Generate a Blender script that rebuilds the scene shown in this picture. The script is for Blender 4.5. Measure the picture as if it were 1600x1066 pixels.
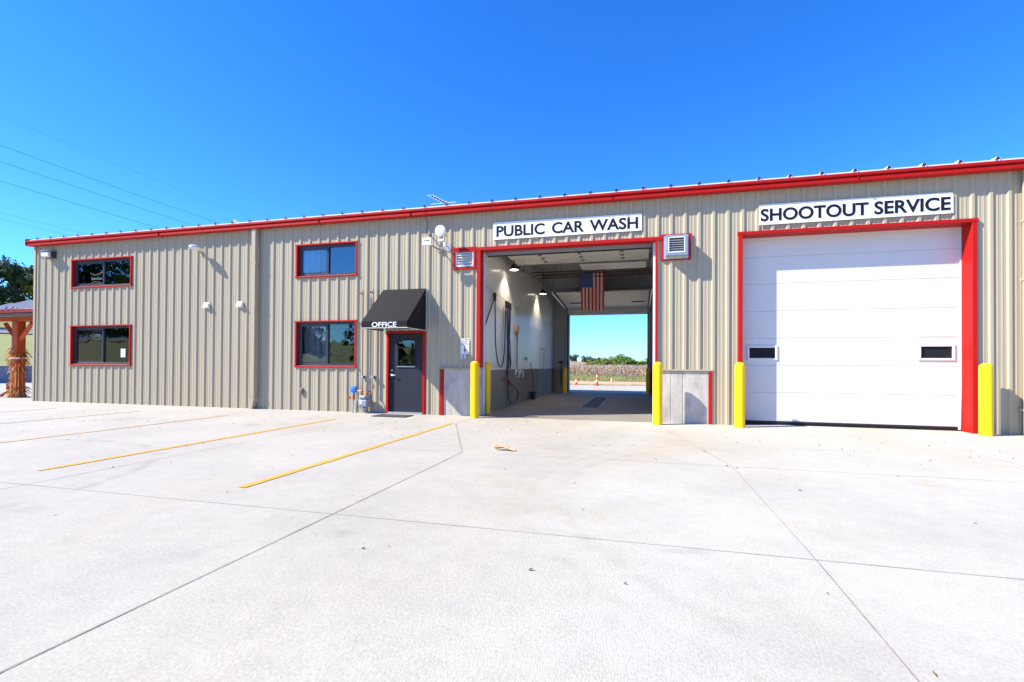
import bpy, math, random
import numpy as np
from mathutils import Vector, Matrix

for o in list(bpy.data.objects): bpy.data.objects.remove(o)
SC = bpy.context.scene
COL = SC.collection
R = math.radians
rng = random.Random(7)

# ------------------------------------------------------------------ camera
YAW, PIT, ROLL = .2561105, .009221, .0063828
cy_, sy_ = math.cos(YAW), math.sin(YAW)
F = Vector((-sy_*math.cos(PIT), cy_*math.cos(PIT), math.sin(PIT)))
R0 = Vector((cy_, sy_, 0)); U0 = R0.cross(F)
RV = R0*math.cos(ROLL) + U0*math.sin(ROLL)
UV = -R0*math.sin(ROLL) + U0*math.cos(ROLL)
cam = bpy.data.objects.new('camera', bpy.data.cameras.new('camera'))
COL.objects.link(cam)
M = Matrix.Identity(4)
for i in range(3):
    M[i][0] = RV[i]; M[i][1] = UV[i]; M[i][2] = -F[i]
M[0][3], M[1][3], M[2][3] = 0, -11.251, 1.25
cam.matrix_world = M
cam.data.sensor_width = 36
cam.data.lens = 757.36/1600*36
cam.data.shift_y = 30.9/1600
cam.data.clip_end = 5000
SC.camera = cam

# ------------------------------------------------------------------ light
SUN = Vector((-2.1, -1, 2.05)).normalized()
w = bpy.data.worlds.new('World'); SC.world = w; w.use_nodes = True
nt = w.node_tree; bg = nt.nodes['Background']
sky = nt.nodes.new('ShaderNodeTexSky'); sky.sky_type = 'NISHITA'; sky.sun_disc = False
sky.sun_elevation = math.asin(SUN.z); sky.sun_rotation = math.atan2(SUN.x, SUN.y)
sky.altitude = 300; sky.air_density = 1.0; sky.dust_density = .15; sky.ozone_density = 2.2
hs = nt.nodes.new('ShaderNodeHueSaturation'); hs.inputs['Saturation'].default_value = 1.3
hs.inputs['Hue'].default_value = .495
gn = nt.nodes.new('ShaderNodeMix'); gn.data_type = 'RGBA'; gn.blend_type = 'MULTIPLY'; gn.inputs[0].default_value = 1
gn.inputs[7].default_value = (.56, 1.01, 1.7, 1)   # deep saturated blue of this clear day
nt.links.new(sky.outputs[0], hs.inputs['Color']); nt.links.new(hs.outputs[0], gn.inputs[6]); nt.links.new(gn.outputs[2], bg.inputs[0])
bg.inputs[1].default_value = .092
sl = bpy.data.objects.new('sun', bpy.data.lights.new('sun', 'SUN')); COL.objects.link(sl)
sl.data.energy = 5; sl.data.angle = R(.5); sl.data.color = (1, .935, .80)
sl.rotation_euler = SUN.to_track_quat('Z', 'Y').to_euler()
SC.view_settings.view_transform = 'Standard'; SC.view_settings.look = 'None'
SC.view_settings.exposure = 1.05; SC.view_settings.gamma = 1

# ------------------------------------------------------------------ materials
MATS = {}
def mat(name, col, rough=.6, metal=0, spec=.5, var=0, vscale=3, bump=0, bscale=40, coat=0, col2=None, detail=5, emit=0, stretch=None, coat_rough=.1):
    if name in MATS: return MATS[name]
    m = bpy.data.materials.new(name); m.use_nodes = True
    n = m.node_tree.nodes; l = m.node_tree.links; p = n['Principled BSDF']
    p.inputs['Base Color'].default_value = (*col, 1)
    p.inputs['Roughness'].default_value = rough; p.inputs['Metallic'].default_value = metal
    p.inputs['Specular IOR Level'].default_value = spec
    if coat: p.inputs['Coat Weight'].default_value = coat; p.inputs['Coat Roughness'].default_value = coat_rough
    if emit:
        p.inputs['Emission Color'].default_value = (*col, 1); p.inputs['Emission Strength'].default_value = emit
    tc = n.new('ShaderNodeTexCoord'); mp = n.new('ShaderNodeMapping'); l.new(tc.outputs['Object'], mp.inputs[0])
    if stretch: mp.inputs['Scale'].default_value = stretch
    if var or col2:
        t = n.new('ShaderNodeTexNoise'); t.inputs['Scale'].default_value = vscale; t.inputs['Detail'].default_value = detail
        t.inputs['Roughness'].default_value = .62
        l.new(mp.outputs[0], t.inputs['Vector'])
        r = n.new('ShaderNodeValToRGB'); l.new(t.outputs['Fac'], r.inputs[0])
        r.color_ramp.elements[0].position = .3; r.color_ramp.elements[1].position = .7
        a = col2 if col2 else tuple(c*(1-var) for c in col)
        b = col if col2 else tuple(min(1, c*(1+var)) for c in col)
        r.color_ramp.elements[0].color = (*a, 1); r.color_ramp.elements[1].color = (*b, 1)
        l.new(r.outputs[0], p.inputs['Base Color'])
    if bump:
        t2 = n.new('ShaderNodeTexNoise'); t2.inputs['Scale'].default_value = bscale; t2.inputs['Detail'].default_value = 4
        l.new(mp.outputs[0], t2.inputs['Vector'])
        bn = n.new('ShaderNodeBump'); bn.inputs['Strength'].default_value = bump; bn.inputs['Distance'].default_value = .02
        l.new(t2.outputs['Fac'], bn.inputs['Height']); l.new(bn.outputs[0], p.inputs['Normal'])
    MATS[name] = m
    return m

def leafmat(name, cols, rough=.7):
    m = bpy.data.materials.new(name); m.use_nodes = True
    n = m.node_tree.nodes; l = m.node_tree.links; p = n['Principled BSDF']
    g = n.new('ShaderNodeNewGeometry'); r = n.new('ShaderNodeValToRGB'); l.new(g.outputs['Random Per Island'], r.inputs[0])
    e = r.color_ramp.elements
    while len(e) < len(cols): e.new(.5)
    for i, c in enumerate(cols): e[i].position = i/(len(cols)-1); e[i].color = (*c, 1)
    l.new(r.outputs[0], p.inputs['Base Color']); p.inputs['Roughness'].default_value = rough
    p.inputs['Specular IOR Level'].default_value = .3
    MATS[name] = m
    return m

tan = mat('tan painted steel', (.41, .357, .255), .5, spec=.2, var=.035, vscale=1.2, stretch=(1, 1, .25))
tan2 = mat('tan trim steel', (.42, .36, .255), .5, spec=.25, var=.03)
red = mat('red painted steel', (.41, .007, .005), .5, spec=.22, var=.05, vscale=2)
white = mat('white painted metal', (.72, .72, .72), .45, var=.02)
whitep = mat('white plastic', (.70, .70, .69), .4, var=.02)
doorw = mat('white sectional door steel', (.66, .645, .615), .5, spec=.3, var=.02, vscale=1.5, bump=.04, bscale=120)
black = mat('black rubber', (.015, .015, .017), .6, var=.2)
bronze = mat('dark bronze window frame', (.035, .032, .045), .35, spec=.5, var=.1)
galv = mat('galvanised steel', (.50, .54, .58), .38, metal=.75, var=.12, vscale=12)
galvd = mat('dull galvanised steel', (.22, .23, .22), .5, metal=.5, var=.2, vscale=8)
pipe_red = mat('rusty red pipe', (.12, .035, .025), .5, var=.2)
yellow = mat('yellow bollard sleeve', (.95, .60, .0), .36, spec=.35, var=.03)
blackfab = mat('black awning canvas', (.0055, .006, .0085), .75, spec=.25, var=.12, vscale=3, bump=.1, bscale=300)
slate = mat('slate blue door paint', (.024, .027, .042), .55, spec=.2, var=.04)
navy = mat('navy sign lettering', (.010, .011, .022), .7, spec=.15, var=.05)
pipe_t = mat('tan painted pipe', (.40, .35, .27), .45, var=.05)
inner = mat('dark room lining', (.035, .04, .038), .8, var=.3)  # near-black colour stands in for the darkness of unlit rooms
timber = mat('orange stained timber', (.50, .075, .01), .5, var=.25, vscale=4, stretch=(4, 4, .6))
maroon = mat('maroon gutter metal', (.26, .018, .018), .4, var=.05)
roofdark = mat('dark grey metal roof', (.05, .06, .09), .45, metal=0, var=.1)
bark = mat('tree bark', (.10, .075, .05), .9, var=.3, vscale=6)
greyblock = mat('grey blue block', (.22, .245, .30), .8, var=.08, vscale=2)

def conc(name, c, c2, vs=1.2, streak=(3, 3, .5)):
    m = mat(name, c, .85, spec=.25, col2=c2, vscale=vs, bump=.25, bscale=90, detail=8, stretch=streak)
    return m
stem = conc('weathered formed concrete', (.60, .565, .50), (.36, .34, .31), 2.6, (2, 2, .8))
stem_in = conc('brown bay concrete', (.36, .32, .265), (.24, .215, .175), .8)  # darker and browner than the outer stem walls
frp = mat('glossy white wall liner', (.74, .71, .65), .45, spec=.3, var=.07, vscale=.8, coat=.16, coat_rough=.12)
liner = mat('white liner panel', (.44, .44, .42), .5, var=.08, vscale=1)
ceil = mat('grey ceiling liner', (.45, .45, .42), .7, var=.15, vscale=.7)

def slab_material(name, c_hi, c_lo, stain):
    m = bpy.data.materials.new(name); m.use_nodes = True
    n = m.node_tree.nodes; l = m.node_tree.links; p = n['Principled BSDF']
    tc = n.new('ShaderNodeTexCoord')
    def noise(scale, detail=6, rough=.6, st=None, dist=0):
        t = n.new('ShaderNodeTexNoise'); t.inputs['Scale'].default_value = scale; t.inputs['Detail'].default_value = detail
        t.inputs['Roughness'].default_value = rough; t.inputs['Distortion'].default_value = dist
        mp = n.new('ShaderNodeMapping'); l.new(tc.outputs['Object'], mp.inputs[0])
        if st: mp.inputs['Scale'].default_value = st
        l.new(mp.outputs[0], t.inputs['Vector']); return t.outputs['Fac']
    def ramp(src, a, b, ca, cb):
        r = n.new('ShaderNodeValToRGB'); l.new(src, r.inputs[0])
        r.color_ramp.elements[0].position = a; r.color_ramp.elements[1].position = b
        r.color_ramp.elements[0].color = (*ca, 1); r.color_ramp.elements[1].color = (*cb, 1); return r.outputs[0]
    def mix(kind, fac, a, b):
        x = n.new('ShaderNodeMix'); x.data_type = 'RGBA'; x.blend_type = kind
        if isinstance(fac, float): x.inputs[0].default_value = fac
        else: l.new(fac, x.inputs[0])
        for k, v in ((6, a), (7, b)):
            if isinstance(v, tuple): x.inputs[k].default_value = (*v, 1)
            else: l.new(v, x.inputs[k])
        return x.outputs[2]
    base = ramp(noise(.55, 8, .65), .34, .66, c_lo, c_hi)
    # tone shifts along X: cooler to the left, paler to the right, wavering edges
    sx = n.new('ShaderNodeSeparateXYZ'); l.new(tc.outputs['Object'], sx.inputs[0])
    wob = n.new('ShaderNodeMath'); wob.operation = 'MULTIPLY_ADD'; l.new(noise(.45, 5, .6), wob.inputs[0]); wob.inputs[1].default_value = 5; l.new(sx.outputs[0], wob.inputs[2])
    pr2 = n.new('ShaderNodeMapRange'); pr2.inputs[1].default_value = -20; pr2.inputs[2].default_value = 12; l.new(wob.outputs[0], pr2.inputs[0])
    rr2 = n.new('ShaderNodeValToRGB'); l.new(pr2.outputs[0], rr2.inputs[0])
    ee = rr2.color_ramp.elements; ee[0].position = .2; ee[0].color = (.97, .985, 1.05, 1); ee[1].position = .58; ee[1].color = (.955, .955, .975, 1)
    for pos, cc in ((.66, (.965, .955, .93, 1)), (.70, (1.03, 1.045, 1.06, 1)), (.9, (1.05, 1.065, 1.09, 1))):
        q_ = ee.new(pos); q_.color = cc
    if name.startswith('broomed'): base = mix('MULTIPLY', 1.0, base, rr2.outputs[0])
    # drifting brown stain left by water and tyres, strongest before the bay
    st = ramp(noise(.35, 5, .55, (1, .6, 1), .6), .5, .68, (0, 0, 0), (1, 1, 1))
    d = n.new('ShaderNodeVectorMath'); d.operation = 'DISTANCE'; l.new(tc.outputs['Object'], d.inputs[0])
    d.inputs[1].default_value = (-1.5, -2.2, 0)
    mr = n.new('ShaderNodeMapRange'); l.new(d.outputs['Value'], mr.inputs[0])
    mr.inputs[1].default_value = 2; mr.inputs[2].default_value = 8.5; mr.inputs[3].default_value = .85; mr.inputs[4].default_value = .12
    mu = n.new('ShaderNodeMath'); mu.operation = 'MULTIPLY'; l.new(st, mu.inputs[0]); l.new(mr.outputs[0], mu.inputs[1])
    base = mix('MULTIPLY', mu.outputs[0], base, stain)
    # small oily scuffs
    sc = ramp(noise(1.1, 3, .5, (1, 1.6, 1), .4), .70, .76, (0, 0, 0), (1, 1, 1))
    mu2 = n.new('ShaderNodeMath'); mu2.operation = 'MULTIPLY'; l.new(sc, mu2.inputs[0]); mu2.inputs[1].default_value = .35
    base = mix('MULTIPLY', mu2.outputs[0], base, (.72, .74, .8))
    # curved tyre scuffs and a few dried spills
    def ring(cx, cy, rad, wid, amt, colr):
        nonlocal base
        dd = n.new('ShaderNodeVectorMath'); dd.operation = 'DISTANCE'; l.new(tc.outputs['Object'], dd.inputs[0]); dd.inputs[1].default_value = (cx, cy, 0)
        sb = n.new('ShaderNodeMath'); sb.operation = 'SUBTRACT'; l.new(dd.outputs['Value'], sb.inputs[0]); sb.inputs[1].default_value = rad
        ab = n.new('ShaderNodeMath'); ab.operation = 'ABSOLUTE'; l.new(sb.outputs[0], ab.inputs[0])
        mm_ = n.new('ShaderNodeMapRange'); mm_.interpolation_type = 'SMOOTHSTEP'; l.new(ab.outputs[0], mm_.inputs[0]); mm_.inputs[1].default_value = 0; mm_.inputs[2].default_value = wid; mm_.inputs[3].default_value = amt; mm_.inputs[4].default_value = 0
        nn_ = ramp(noise(2.3, 6, .7), .42, .62, (0, 0, 0), (1, 1, 1))
        m3 = n.new('ShaderNodeMath'); m3.operation = 'MULTIPLY'; l.new(mm_.outputs[0], m3.inputs[0]); l.new(nn_, m3.inputs[1])
        base = mix('MULTIPLY', m3.outputs[0], base, colr)
    if name.startswith('broomed'):
        ring(2.5, -6.2, 3.25, .10, .42, (.78, .76, .74)); ring(2.5, -6.2, 3.55, .09, .32, (.8, .78, .76)); ring(-8.2, -8.3, 2.9, .12, .9, (.80, .78, .76))
        ring(-1.2, -3.9, 0, .55, .45, (.88, .78, .64)); ring(3.05, -5.0, 0, .28, .9, (.86, .72, .54)); ring(-3.9, -8.0, 0, .20, .8, (.7, .71, .76)); ring(-2.1, -8.1, 0, .16, .8, (.7, .71, .76)); ring(-1.75, -6.3, 0, .9, .6, (.9, .86, .79)); ring(-.6, -7.2, 0, 1.3, .7, (.93, .88, .8)); ring(-3.0, -1.2, 0, 1.5, .7, (.93, .87, .78)); ring(1.3, -7.0, 0, 1.2, .5, (.95, .91, .85)); ring(-5.4, -2.1, 0, .35, .9, (.7, .7, .72)); ring(-7.6, -3.0, 0, .3, .9, (.66, .66, .68)); ring(-2.9, -8.7, 0, .22, .9, (.72, .73, .78)); ring(-11, -3.0, 0, .8, .8, (.8, .8, .82)); ring(-.3, -9.2, 0, .5, .5, (.88, .85, .8))
    gr = ramp(noise(55, 4, .75), .3, .7, (.80, .80, .79), (1.13, 1.13, 1.13))
    base = mix('MULTIPLY', 1.0, base, gr)
    gr2 = ramp(noise(6, 7, .75), .25, .75, (.90, .90, .905), (1.07, 1.07, 1.06))
    base = mix('MULTIPLY', 1.0, base, gr2)
    l.new(base, p.inputs['Base Color']); p.inputs['Roughness'].default_value = .85
    p.inputs['Specular IOR Level'].default_value = .3
    bn = n.new('ShaderNodeBump'); bn.inputs['Strength'].default_value = .35; bn.inputs['Distance'].default_value = .01
    l.new(noise(110, 3, .6, (1, .35, 1)), bn.inputs['Height']); l.new(bn.outputs[0], p.inputs['Normal'])
    return m
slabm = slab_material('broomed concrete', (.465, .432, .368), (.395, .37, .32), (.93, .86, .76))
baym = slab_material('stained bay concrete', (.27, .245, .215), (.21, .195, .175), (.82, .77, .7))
grassm = mat('dry grass', (.20, .19, .065), .95, col2=(.13, .15, .045), vscale=.35, bump=.3, bscale=8, detail=8)
hillm = mat('mown hillside grass', (.17, .22, .05), .95, col2=(.27, .25, .09), vscale=.08, bump=.3, bscale=4, detail=8)
dirtm = mat('bare tan dirt', (.56, .34, .20), .95, col2=(.47, .30, .18), vscale=.5, detail=7)
brownhill = mat('harvested brown field', (.33, .24, .16), .95, col2=(.24, .2, .11), vscale=.03, detail=6)
asphalt = mat('grey asphalt', (.16, .17, .2), .9, var=.1, vscale=1)
jointm = mat('dark joint filler', (.25, .215, .18), .9, var=.4, vscale=3)
jointl = mat('pale saw cut joint', (.31, .285, .245), .9, var=.25, vscale=2)
def paintm(name, c, fade):
    m = bpy.data.materials.new(name); m.use_nodes = True
    n = m.node_tree.nodes; l = m.node_tree.links; p = n['Principled BSDF']
    tc = n.new('ShaderNodeTexCoord'); t = n.new('ShaderNodeTexNoise'); t.inputs['Scale'].default_value = 14; t.inputs['Detail'].default_value = 8
    l.new(tc.outputs['Object'], t.inputs['Vector'])
    r = n.new('ShaderNodeValToRGB'); l.new(t.outputs['Fac'], r.inputs[0])
    r.color_ramp.elements[0].position = .12+.24*fade; r.color_ramp.elements[1].position = .36+.3*fade
    r.color_ramp.elements[0].color = (.44, .408, .352, 1); r.color_ramp.elements[1].color = (*c, 1)
    l.new(r.outputs[0], p.inputs['Base Color']); p.inputs['Roughness'].default_value = .8
    return m
paint = paintm('yellow parking paint', (.66, .32, .03), .2)
paint_f = paintm('faded yellow parking paint', (.56, .34, .11), .7)
paint_ff = paintm('worn yellow parking paint', (.56, .38, .18), 1)

def glassm(name, tint, refl):
    m = bpy.data.materials.new(name); m.use_nodes = True
    n = m.node_tree.nodes; l = m.node_tree.links
    for x in list(n):
        if x.type != 'OUTPUT_MATERIAL': n.remove(x)
    out = [x for x in n if x.type == 'OUTPUT_MATERIAL'][0]
    tr = n.new('ShaderNodeBsdfTransparent'); tr.inputs[0].default_value = (*tint, 1)
    gl = n.new('ShaderNodeBsdfGlossy'); gl.inputs['Roughness'].default_value = .015; gl.inputs[0].default_value = (.85, .92, .95, 1)
    fr = n.new('ShaderNodeFresnel'); fr.inputs[0].default_value = 1.5
    ad = n.new('ShaderNodeMath'); ad.operation = 'MULTIPLY_ADD'; l.new(fr.outputs[0], ad.inputs[0]); ad.inputs[1].default_value = 1.6; ad.inputs[2].default_value = refl
    # slow waviness of the pane
    tc = n.new('ShaderNodeTexCoord'); t = n.new('ShaderNodeTexNoise'); t.inputs['Scale'].default_value = 1.7
    l.new(tc.outputs['Object'], t.inputs['Vector']); bn = n.new('ShaderNodeBump'); bn.inputs['Strength'].default_value = .12; bn.inputs['Distance'].default_value = .03
    l.new(t.outputs['Fac'], bn.inputs['Height']); l.new(bn.outputs[0], gl.inputs['Normal'])
    mx = n.new('ShaderNodeMixShader'); l.new(ad.outputs[0], mx.inputs[0]); l.new(tr.outputs[0], mx.inputs[1]); l.new(gl.outputs[0], mx.inputs[2])
    l.new(mx.outputs[0], out.inputs[0])
    return m
glass = glassm('tinted window glass', (.72, .80, .77), .0)
glass_clear = glassm('clear window glass', (.86, .88, .9), .0)
glass_up = glassm('reflective window glass', (.13, .15, .18), .12)

# ------------------------------------------------------------------ builders
WL = {}
class MB:
    def __init__(s): s.v = []; s.f = []; s.m = []; s.cur = 0
    def add(s, vs, fs):
        b = len(s.v); s.v += [tuple(x) for x in vs]
        for f in fs: s.f.append(tuple(b+i for i in f)); s.m.append(s.cur)
        return s
    def box(s, x0, x1, y0, y1, z0, z1):
        if x0 > x1: x0, x1 = x1, x0
        if y0 > y1: y0, y1 = y1, y0
        if z0 > z1: z0, z1 = z1, z0
        return s.add([(x0,y0,z0),(x1,y0,z0),(x1,y1,z0),(x0,y1,z0),(x0,y0,z1),(x1,y0,z1),(x1,y1,z1),(x0,y1,z1)],
                     [(0,3,2,1),(4,5,6,7),(0,1,5,4),(1,2,6,5),(2,3,7,6),(3,0,4,7)])
    def bbox(s, x0, x1, y0, y1, z0, z1, b=.004):
        # box with chamfered vertical and horizontal edges on the outward (-Y) face
        return s.add([(x0,y0+b,z0),(x1,y0+b,z0),(x1,y1,z0),(x0,y1,z0),(x0,y0+b,z1),(x1,y0+b,z1),(x1,y1,z1),(x0,y1,z1),
                      (x0+b,y0,z0+b),(x1-b,y0,z0+b),(x1-b,y0,z1-b),(x0+b,y0,z1-b)],
                     [(0,3,2,1),(4,5,6,7),(1,2,6,5),(2,3,7,6),(3,0,4,7),(8,9,10,11),(0,1,9,8),(1,5,10,9),(5,4,11,10),(4,0,8,11)])
    def tube(s, pts, r, n=8, r1=None, cap=True):
        pts = [Vector(p) for p in pts]; k = len(pts); rings = []; up = None
        for i, p in enumerate(pts):
            d = (pts[min(i+1, k-1)] - pts[max(i-1, 0)]).normalized()
            if up is None or abs(up.dot(d)) > .98:
                up = Vector((0, 0, 1)) if abs(d.z) < .9 else Vector((1, 0, 0))
            a = d.cross(up).normalized(); b = a.cross(d).normalized(); up = b
            rr = r if r1 is None else r + (r1-r)*i/(k-1)
            if isinstance(r, (list, tuple)): rr = r[i]
            rings.append([p + a*math.cos(2*math.pi*j/n)*rr + b*math.sin(2*math.pi*j/n)*rr for j in range(n)])
        vs = [q for g in rings for q in g]; fs = []
        for i in range(k-1):
            for j in range(n):
                fs.append((i*n+j, i*n+(j+1) % n, (i+1)*n+(j+1) % n, (i+1)*n+j))
        if cap: fs.append(tuple(range(n-1, -1, -1))); fs.append(tuple((k-1)*n+j for j in range(n)))
        return s.add(vs, fs)
    def lathe(s, c, prof, n=24, axis='z'):
        # prof: list of (r, h)
        vs = []; fs = []
        for r, h in prof:
            for j in range(n):
                a = 2*math.pi*j/n
                if axis == 'z': vs.append((c[0]+r*math.cos(a), c[1]+r*math.sin(a), c[2]+h))
                elif axis == 'y': vs.append((c[0]+r*math.cos(a), c[1]+h, c[2]+r*math.sin(a)))
                else: vs.append((c[0]+h, c[1]+r*math.cos(a), c[2]+r*math.sin(a)))
        for i in range(len(prof)-1):
            for j in range(n): fs.append((i*n+j, i*n+(j+1) % n, (i+1)*n+(j+1) % n, (i+1)*n+j))
        fs.append(tuple(range(n-1, -1, -1))); fs.append(tuple((len(prof)-1)*n+j for j in range(n)))
        return s.add(vs, fs)
    def prism(s, poly, x0, x1, axis='x'):
        # poly in the plane across the axis, extruded x0..x1.  axis x: (y,z); axis y: (x,z); axis z: (x,y)
        n = len(poly); vs = []
        for t in (x0, x1):
            for a, b in poly: vs.append({'x': (t, a, b), 'y': (a, t, b), 'z': (a, b, t)}[axis])
        fs = [tuple(range(n-1, -1, -1)), tuple(range(n, 2*n))]
        for j in range(n): fs.append((j, (j+1) % n, n+(j+1) % n, n+j))
        return s.add(vs, fs)
    def build(s, name, m, parent=None, smooth=False, loc=None, bevel=0):
        if parent is not None: base = WL[parent.name]
        elif loc is not None: base = Vector(loc)
        else:
            a = np.array(s.v); base = Vector(((a[:, 0].min()+a[:, 0].max())/2, (a[:, 1].min()+a[:, 1].max())/2, a[:, 2].min()))
        me = bpy.data.meshes.new(name)
        me.from_pydata([(x-base.x, y-base.y, z-base.z) for x, y, z in s.v], [], s.f)
        ms = m if isinstance(m, (list, tuple)) else [m]
        for q in ms: me.materials.append(q)
        if len(ms) > 1: me.polygons.foreach_set('material_index', s.m)
        if smooth:
            me.polygons.foreach_set('use_smooth', [True]*len(me.polygons))
            try: me.set_sharp_from_angle(angle=R(40))
            except Exception: pass
        me.update()
        import bmesh
        b = bmesh.new(); b.from_mesh(me); bmesh.ops.recalc_face_normals(b, faces=b.faces[:]) if len(b.faces) < 30000 and not getattr(s, 'keep', 0) else None
        b.to_mesh(me); b.free()
        o = bpy.data.objects.new(name, me); COL.objects.link(o)
        if parent is not None: o.parent = parent
        else: o.location = base
        WL[o.name] = base
        if bevel:
            bv = o.modifiers.new('bevel', 'BEVEL'); bv.width = bevel; bv.segments = 2; bv.limit_method = 'ANGLE'
        return o

def tag(o, label, cat, group=None, kind=None):
    if label: o['label'] = label
    if cat: o['category'] = cat
    if group: o['group'] = group
    if kind: o['kind'] = kind
    return o
def struct(o): o['kind'] = 'structure'; return o
def empty(name, loc, label, cat, group=None):
    o = bpy.data.objects.new(name, None); COL.objects.link(o); o.location = loc; o.empty_display_size = .3
    WL[o.name] = Vector(loc)
    return tag(o, label, cat, group)
def dup(root, loc, label=None, rotz=None):
    r = root.copy(); COL.objects.link(r); r.location = loc
    if rotz is not None: r.rotation_euler = (0, 0, rotz)
    if label: r['label'] = label
    for ch in list(root.children):
        c = ch.copy(); COL.objects.link(c); c.parent = r
        for g in ch.children:
            d = g.copy(); COL.objects.link(d); d.parent = c
    WL[r.name] = Vector(loc)
    return r

def text(mb, s, x0, x1, z0, z1, y, depth=.004, bold=.02, space=1.0):
    cu = bpy.data.curves.new('t', 'FONT'); cu.body = s; cu.size = 1; cu.offset = bold; cu.extrude = .01; cu.space_character = space
    cu.space_word = 1.5 if s.startswith('PUBLIC') else 1.0; cu.resolution_u = 6
    ob = bpy.data.objects.new('t', cu); COL.objects.link(ob)
    bpy.context.view_layer.update()
    me = bpy.data.meshes.new_from_object(ob.evaluated_get(bpy.context.evaluated_depsgraph_get()))
    a = np.array([v.co[:] for v in me.vertices]); lo = a.min(0); hi = a.max(0)
    vs = []
    for q in a:
        vs.append((x0+(q[0]-lo[0])/(hi[0]-lo[0])*(x1-x0), y-depth*(q[2]-lo[2])/(hi[2]-lo[2]), z0+(q[1]-lo[1])/(hi[1]-lo[1])*(z1-z0)))
    mb.add(vs, [tuple(p.vertices) for p in me.polygons])
    bpy.data.objects.remove(ob); bpy.data.meshes.remove(me); bpy.data.curves.remove(cu)

# ================================================================== GROUND
def sheet(name, poly, z, m):
    b = MB(); b.add([(x, y, z) for x, y in poly], [tuple(range(len(poly)))]); b.keep = 1
    return struct(b.build(name, m, loc=(0, 0, 0)))
sheet('grass_ground', [(-3000, -3000), (3000, -3000), (3000, 3000), (-3000, 3000)], -.05, grassm)
slab = MB(); slab.box(-37, 40, -42, 20.6, -.5, 0); struct(slab.build('concrete_slab', slabm, loc=(0, 0, 0)))
sheet('dirt_strip', [(-50, 21.6), (60, 21.6), (60, 27.5), (20, 28.4), (-10, 28.9), (-50, 28.4)], -.02, dirtm)
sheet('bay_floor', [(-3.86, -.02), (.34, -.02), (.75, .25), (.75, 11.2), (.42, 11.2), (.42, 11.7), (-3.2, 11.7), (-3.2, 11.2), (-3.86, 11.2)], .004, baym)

def strip(b, p, q, wd, z):
    p = Vector((*p, 0)); q = Vector((*q, 0)); L = (q-p).length; n = max(1, int(L/.35)); d = (q-p).normalized(); s = Vector((-d.y, d.x, 0))
    vs = []; fs = []
    for i in range(n+1):
        c = p + d*L*i/n + s*rng.uniform(-.0015, .0015); ww = wd*rng.uniform(.75, 1.2)/2
        vs += [(c.x+s.x*ww, c.y+s.y*ww, z), (c.x-s.x*ww, c.y-s.y*ww, z)]
        if i: fs.append((2*i-2, 2*i-1, 2*i+1, 2*i))
    b.add(vs, fs)
j = MB(); j.keep = 1
for a, c, wd in [((-2.7, -42), (-2.478, -9.87), .009), ((-2.478, -9.87), (-2.441, -4.714), .008), ((-2.441, -4.714), (-3.772, -1.55), .012), ((-3.772, -1.55), (-3.76, -.62), .011),
              ((1.08, -8.96), (1.115, -7.66), .007), ((1.115, -7.66), (1.13, -4.63), .006), ((.7, -24), (1.08, -8.96), .007), ((1.13, -4.63), (.42, -.65), .006), ((-6.05, -42), (-6.05, -.05), .008),
              ((-4.93, -1.42), (-4.96, -.05), .008)]: strip(j, a, c, wd, .004)
struct(j.build('slab_joints', jointm, loc=(0, 0, 0)))
j = MB(); j.keep = 1
for a, c, wd in [((-37, -7.78), (40, -7.62), .006), ((-2.44, -4.72), (-4.9, -4.7), .007), ((-1.8, -4.69), (14, -4.62), .007), ((-9.7, -42), (-9.7, -.05), .006),
              ((4.75, -42), (4.75, -.2), .006), ((8.3, -42), (8.3, -.2), .006), ((-13.3, -42), (-13.3, -.05), .005),
              ((-37, -11.1), (40, -10.9), .006), ((-16.9, -42), (-16.9, -.05), .005), ((-37, 2.6), (-19.3, 2.6), .01), ((-24, 20), (-24, -42), .008)]: strip(j, a, c, wd, .0045)
struct(j.build('saw_cut_joints', jointl, loc=(0, 0, 0)))

for i, (x, y0, y1, m, lb) in enumerate([(-3.863, -7.21, -1.57, paint, 0), (-6.682, -7.22, -1.58, paint, 0), (-9.56, -7.2, -1.7, paint_f, 0), (-12.52, -7.2, -1.5, paint_ff, 0), (-15.37, -7.2, -1.6, paint_ff, 0)]):
    b = MB(); b.keep = 1; strip(b, (x, y0), (x+.004, y1), .095, .006); struct(b.build('parking_line', m, loc=(0, 0, 0)))

# terrain --------------------------------------------------------------
def hfield(name, x0, x1, y0, y1, nx, ny, h, m):
    b = MB(); b.keep = 1
    vs = [(x0+(x1-x0)*i/nx, y0+(y1-y0)*k/ny, 0) for k in range(ny+1) for i in range(nx+1)]
    vs = [(x, y, h(x, y)) for x, y, _ in vs]
    b.add(vs, [(k*(nx+1)+i, k*(nx+1)+i+1, (k+1)*(nx+1)+i+1, (k+1)*(nx+1)+i) for k in range(ny) for i in range(nx)])
    return struct(b.build(name, m, loc=(0, 0, 0), smooth=True))
def interp(x, pts):
    for (a, b), (c, d) in zip(pts, pts[1:]):
        if x <= c: return b + (d-b)*max(0, (x-a))/(c-a)
    return pts[-1][1]
def hl(x, y=0):
    z = interp(-x, [(37.4, .95), (45, 1.3), (75, 5.2), (94, 8.6), (130, 11), (240, 12)])
    return z + .25*math.sin(x*.13+y*.07)*min(1, (-x-37.4)/20) if y < 200 else z*max(0, 1-(y-200)/80)
hfield('hillside', -240, -37.4, -160, 260, 60, 70, hl, hillm)
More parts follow.
